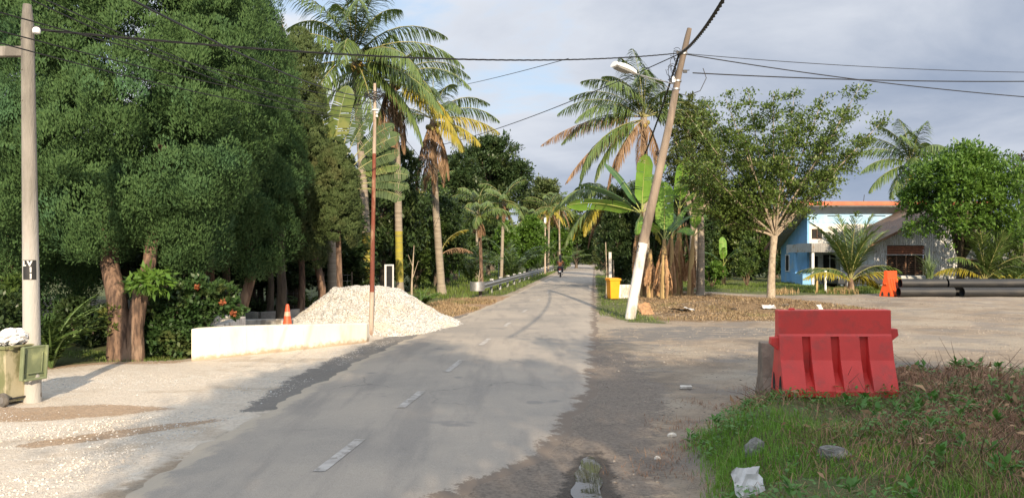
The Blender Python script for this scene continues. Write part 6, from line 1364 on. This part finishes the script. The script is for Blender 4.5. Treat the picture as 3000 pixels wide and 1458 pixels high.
pt = scatter(5200, (1.5, 9), (4.7, 10.2), wd); k = rng.integers(0, len(pt), len(pt)*5); c = pt[k]+rng.normal(size=(len(k), 3))*np.array((.035, .035, .0))+UP*rng.uniform(.02, .13, len(k))[:, None]
l = rng.uniform(.025, .065, len(k)); V, Fc = cards(c, runit(len(k))*np.array((1, 1, .35))+UP*.1, l, l*.55, .85, .1); tag(mesh_np('weeds', V, Fc, m_weed), 'low leafy green weeds in patches on the near mound', 'weeds', kind='stuff')
ed = lambda x, y: np.exp(-((x-np.interp(y, XL[0], XL[1])-.05)/.35)**2)*(pnoise(x, y, 4, 1) > .45)*.8
pt = scatter(16000, (.5, 4), (4.6, 11.2), ed); V, Fc = blades(pt, rng.uniform(.02, .10, len(pt)), .005, 1.5, .75); tag(mesh_np('dry_grass', V, Fc, m_dry), 'sparse dead grass along the muddy foot of the mound', 'dry grass', kind='stuff')
# larger dead leaves and weed rosettes give the mound its lumps
pt = scatter(420, (2.6, 9), (4.9, 10.2), dd); Vs = []
l = rng.uniform(.06, .16, len(pt)); V, Fc = cards(pt+UP*rng.uniform(.03, .14, len(pt))[:, None], runit(len(pt))*np.array((1, 1, .55))+UP*.15, l, l*.36, .3, .22); tag(mesh_np('dead_leaves', V, Fc, ML('curled_dead_leaf', (.46, .28, .15), (.25, .15, .085), (.56, .38, .22), .8, .15, 2)), 'curled dead brown leaves caught in the brush of the near mound', 'leaf litter', kind='stuff')
pt = scatter(560, (1.7, 9), (4.8, 10.2), lambda x, y: dz_(x, y)*np.clip(pnoise(x, y, 1.8, 6)*2.2-.95, 0, 1)); k = np.repeat(np.arange(len(pt)), 13); a_ = rng.uniform(0, 6.28, len(k)); el_ = rng.uniform(.1, 1.2, len(k))
Dv = np.stack([np.cos(a_)*np.cos(el_), np.sin(a_)*np.cos(el_), np.sin(el_)], 1); l = rng.uniform(.04, .11, len(k)); V, Fc = cards(pt[k]+UP*rng.uniform(.02, .12, len(k))[:, None]+Dv*.02, Dv, l, l*.5, .9, .12); tag(mesh_np('weeds', V, Fc, m_weed), 'broad-leaved weed rosettes on the near mound', 'weeds', kind='stuff')
# far lawn, verge grass and litter ground cover
lz = lambda poly, n, xr, yr, hh, wd_, extra=None: None
def patch(name, label, poly, n, hh, wd_, mat, cat_='grass', lean=.6):
    xr = (min(p[0] for p in poly), max(p[0] for p in poly)); yr = (min(p[1] for p in poly), max(p[1] for p in poly))
    x = rng.uniform(*xr, n); y = rng.uniform(*yr, n); k = (poly_sd(x, y, poly) > 0) & (pnoise(x, y, 1.4, n % 7) > rng.uniform(.2, .55, n)); x = x[k]; y = y[k]
    pt = np.stack([x, y, zground(x, y)-.01], 1); V, Fc = blades(pt, rng.uniform(hh*.4, hh, len(pt)), wd_, lean, .6); return tag(mesh_np(name, V, Fc, mat), label, cat_, kind='stuff')
m_grass2 = ML('lawn_blade', (.10, .165, .028), (.15, .20, .045), (.17, .19, .06), .5, .3, .5)
patch('grass', 'green verge grass along the right road edge', [(2.75, 24), (3.4, 22.3), (4.6, 21.8), (4.2, 25), (4.7, 29), (5.6, 36), (7, 50), (9.5, 75), (8.2, 75), (5.3, 48), (3.9, 33)], 26000, .16, .02, m_grass2)
patch('grass', 'sunlit green lawn beside the banana clump', [(8.6, 43), (9.6, 40.5), (14, 40), (19.5, 39), (20.5, 44), (20, 54), (10, 58)], 26000, .18, .03, m_grass2)
patch('grass', 'tufted grass along the foot of the guardrail', [(-1.3, 36), (-.4, 36.5), (5.4, 92), (4.0, 92), (1.2, 60)], 16000, .3, .03, m_grass2)
patch('grass', 'weedy grass between guardrail and palms', [(-3, 33), (-1.7, 35), (-1.2, 38), (3.0, 92), (-8, 92), (-6, 42)], 26000, .4, .04, m_grass2)
patch('grass', 'strip of grass at the foot of the twin trunk', [(-9.6, 12.7), (-8, 12.9), (-6.1, 14.05), (-6.2, 15.4), (-9.5, 15)], 9000, .10, .010, m_grass2)
patch('grass', 'grass and weeds below the houses', [(15.5, 38.2), (19, 37.2), (21, 38.5), (26, 38.2), (29, 42), (20, 44), (15, 42)], 16000, .3, .035, m_grass2)
m_tan = ML('tan_straw', (.40, .29, .16), (.25, .175, .10), (.20, .20, .07), .85, .1, .6)
patch('dry_grass', 'dry tawny grass and dead leaves round the pale-trunked tree', [(4.1, 24.6), (4.6, 22.8), (6.5, 22.2), (10.6, 22.6), (12.8, 26), (12.6, 30), (9.5, 38), (7, 42), (6.2, 40), (5.2, 32)], 30000, .16, .02, m_tan, 'dry grass', 1.4)
patch('dry_grass', 'tall tawny dead grass beside the blue house', [(13.2, 38), (17.4, 37.6), (17.4, 39.4), (13.6, 40.2)], 1100, .42, .035, ML('straw', (.42, .30, .15), (.32, .22, .11), None, .8, .2), 'dry grass', .7)
# fallen leaves under the bananas and the pale tree
pl_ = scatter(15000, (4.2, 13), (22.2, 43), lambda x, y: (poly_sd(x, y, [(4.3, 24.6), (6.5, 22.3), (10.6, 22.8), (12.8, 26), (12.6, 31), (9.8, 38), (7, 43), (6.2, 42), (5.2, 32)]) > 0)*.55)
l = rng.uniform(.04, .14, len(pl_)); V, Fc = cards(pl_+UP*rng.uniform(.0, .06, len(pl_))[:, None], runit(len(pl_))*np.array((1, 1, .22))+UP*.05, l, l*.4, .6, .08); tag(mesh_np('leaf_litter', V, Fc, ML('fallen_leaf', (.36, .245, .135), (.19, .125, .075), (.50, .40, .26), .85, .1, 1.3)), 'fallen brown leaves under the banana clump and pale-trunked tree', 'leaf litter', kind='stuff')
# loose stones on the verge and yard
def inpoly(poly): return lambda x, y: (poly_sd(x, y, poly) > 0)
vp = [(-3.55, 5), (-3.3, 9), (-3.05, 12), (-2.75, 16), (-1.9, 22), (-3.0, 22), (-4.4, 17), (-5.7, 14), (-8.5, 12.3), (-12, 11), (-12, 5)]
pt = scatter(55000, (-11, -1), (4.8, 22), lambda x, y: inpoly(vp)(x, y)*(.12+.88*(pnoise(x, y, 1.9, 1)*.5+pnoise(x*.6, y*1.8, 1.2, 3)*.5 > .56)))
V, Fc = stones(pt, .004+.011*rng.random(len(pt))**2.0, .6); tag(mesh_np('gravel', V, Fc, m_stones), 'loose white gravel strewn on the left verge', 'gravel', kind='stuff')
pt = scatter(46000, (-.5, 18), (5, 34), lambda x, y: (x > .109*y+.05)*(zmound(x, y) < .04)*(.15+.6*(pnoise(x, y, 1.1, 5) > .55)))
V, Fc = stones(pt, .006+.024*rng.random(len(pt))**2.5, .55); tag(mesh_np('gravel', V, Fc, MS('yard_stone', (.36, .31, .25), (.17, .14, .115), (.46, .41, .34))), 'loose grey stones on the dirt yard', 'gravel', kind='stuff')
vb = [(-3.45, 5), (-3.45, 8.2), (-3.7, 9.6), (-4.6, 9.2), (-5.6, 8.4), (-6.6, 7.4), (-6.6, 5)]
pt = scatter(26000, (-6.8, -3.2), (4.8, 9.8), lambda x, y: inpoly(vb)(x, y)*np.clip(pnoise(x, y, 2.3, 2)*1.5-.35, .04, 1)*np.clip(poly_sd(x, y, vb)/.5, 0, 1))
V, Fc = stones(pt, .005+.016*rng.random(len(pt))**2.2, .65); tag(mesh_np('gravel', V, Fc, MS('white_rubble', (.68, .63, .55), (.50, .455, .39), (.60, .51, .40))), 'band of fresh white rubble along the near left road edge', 'gravel', kind='stuff')
patch('dry_grass', 'dry grass on the dirt bank between gravel heap and guardrail', [(-3.2, 24), (-1.9, 23.8), (-1.2, 27), (-.4, 34), (-2.5, 34), (-3.6, 29)], 9000, .22, .02, m_tan, 'dry grass', 1.3)
# ---- the crown-sized haze of the humid air is too thin to show at these distances: none built
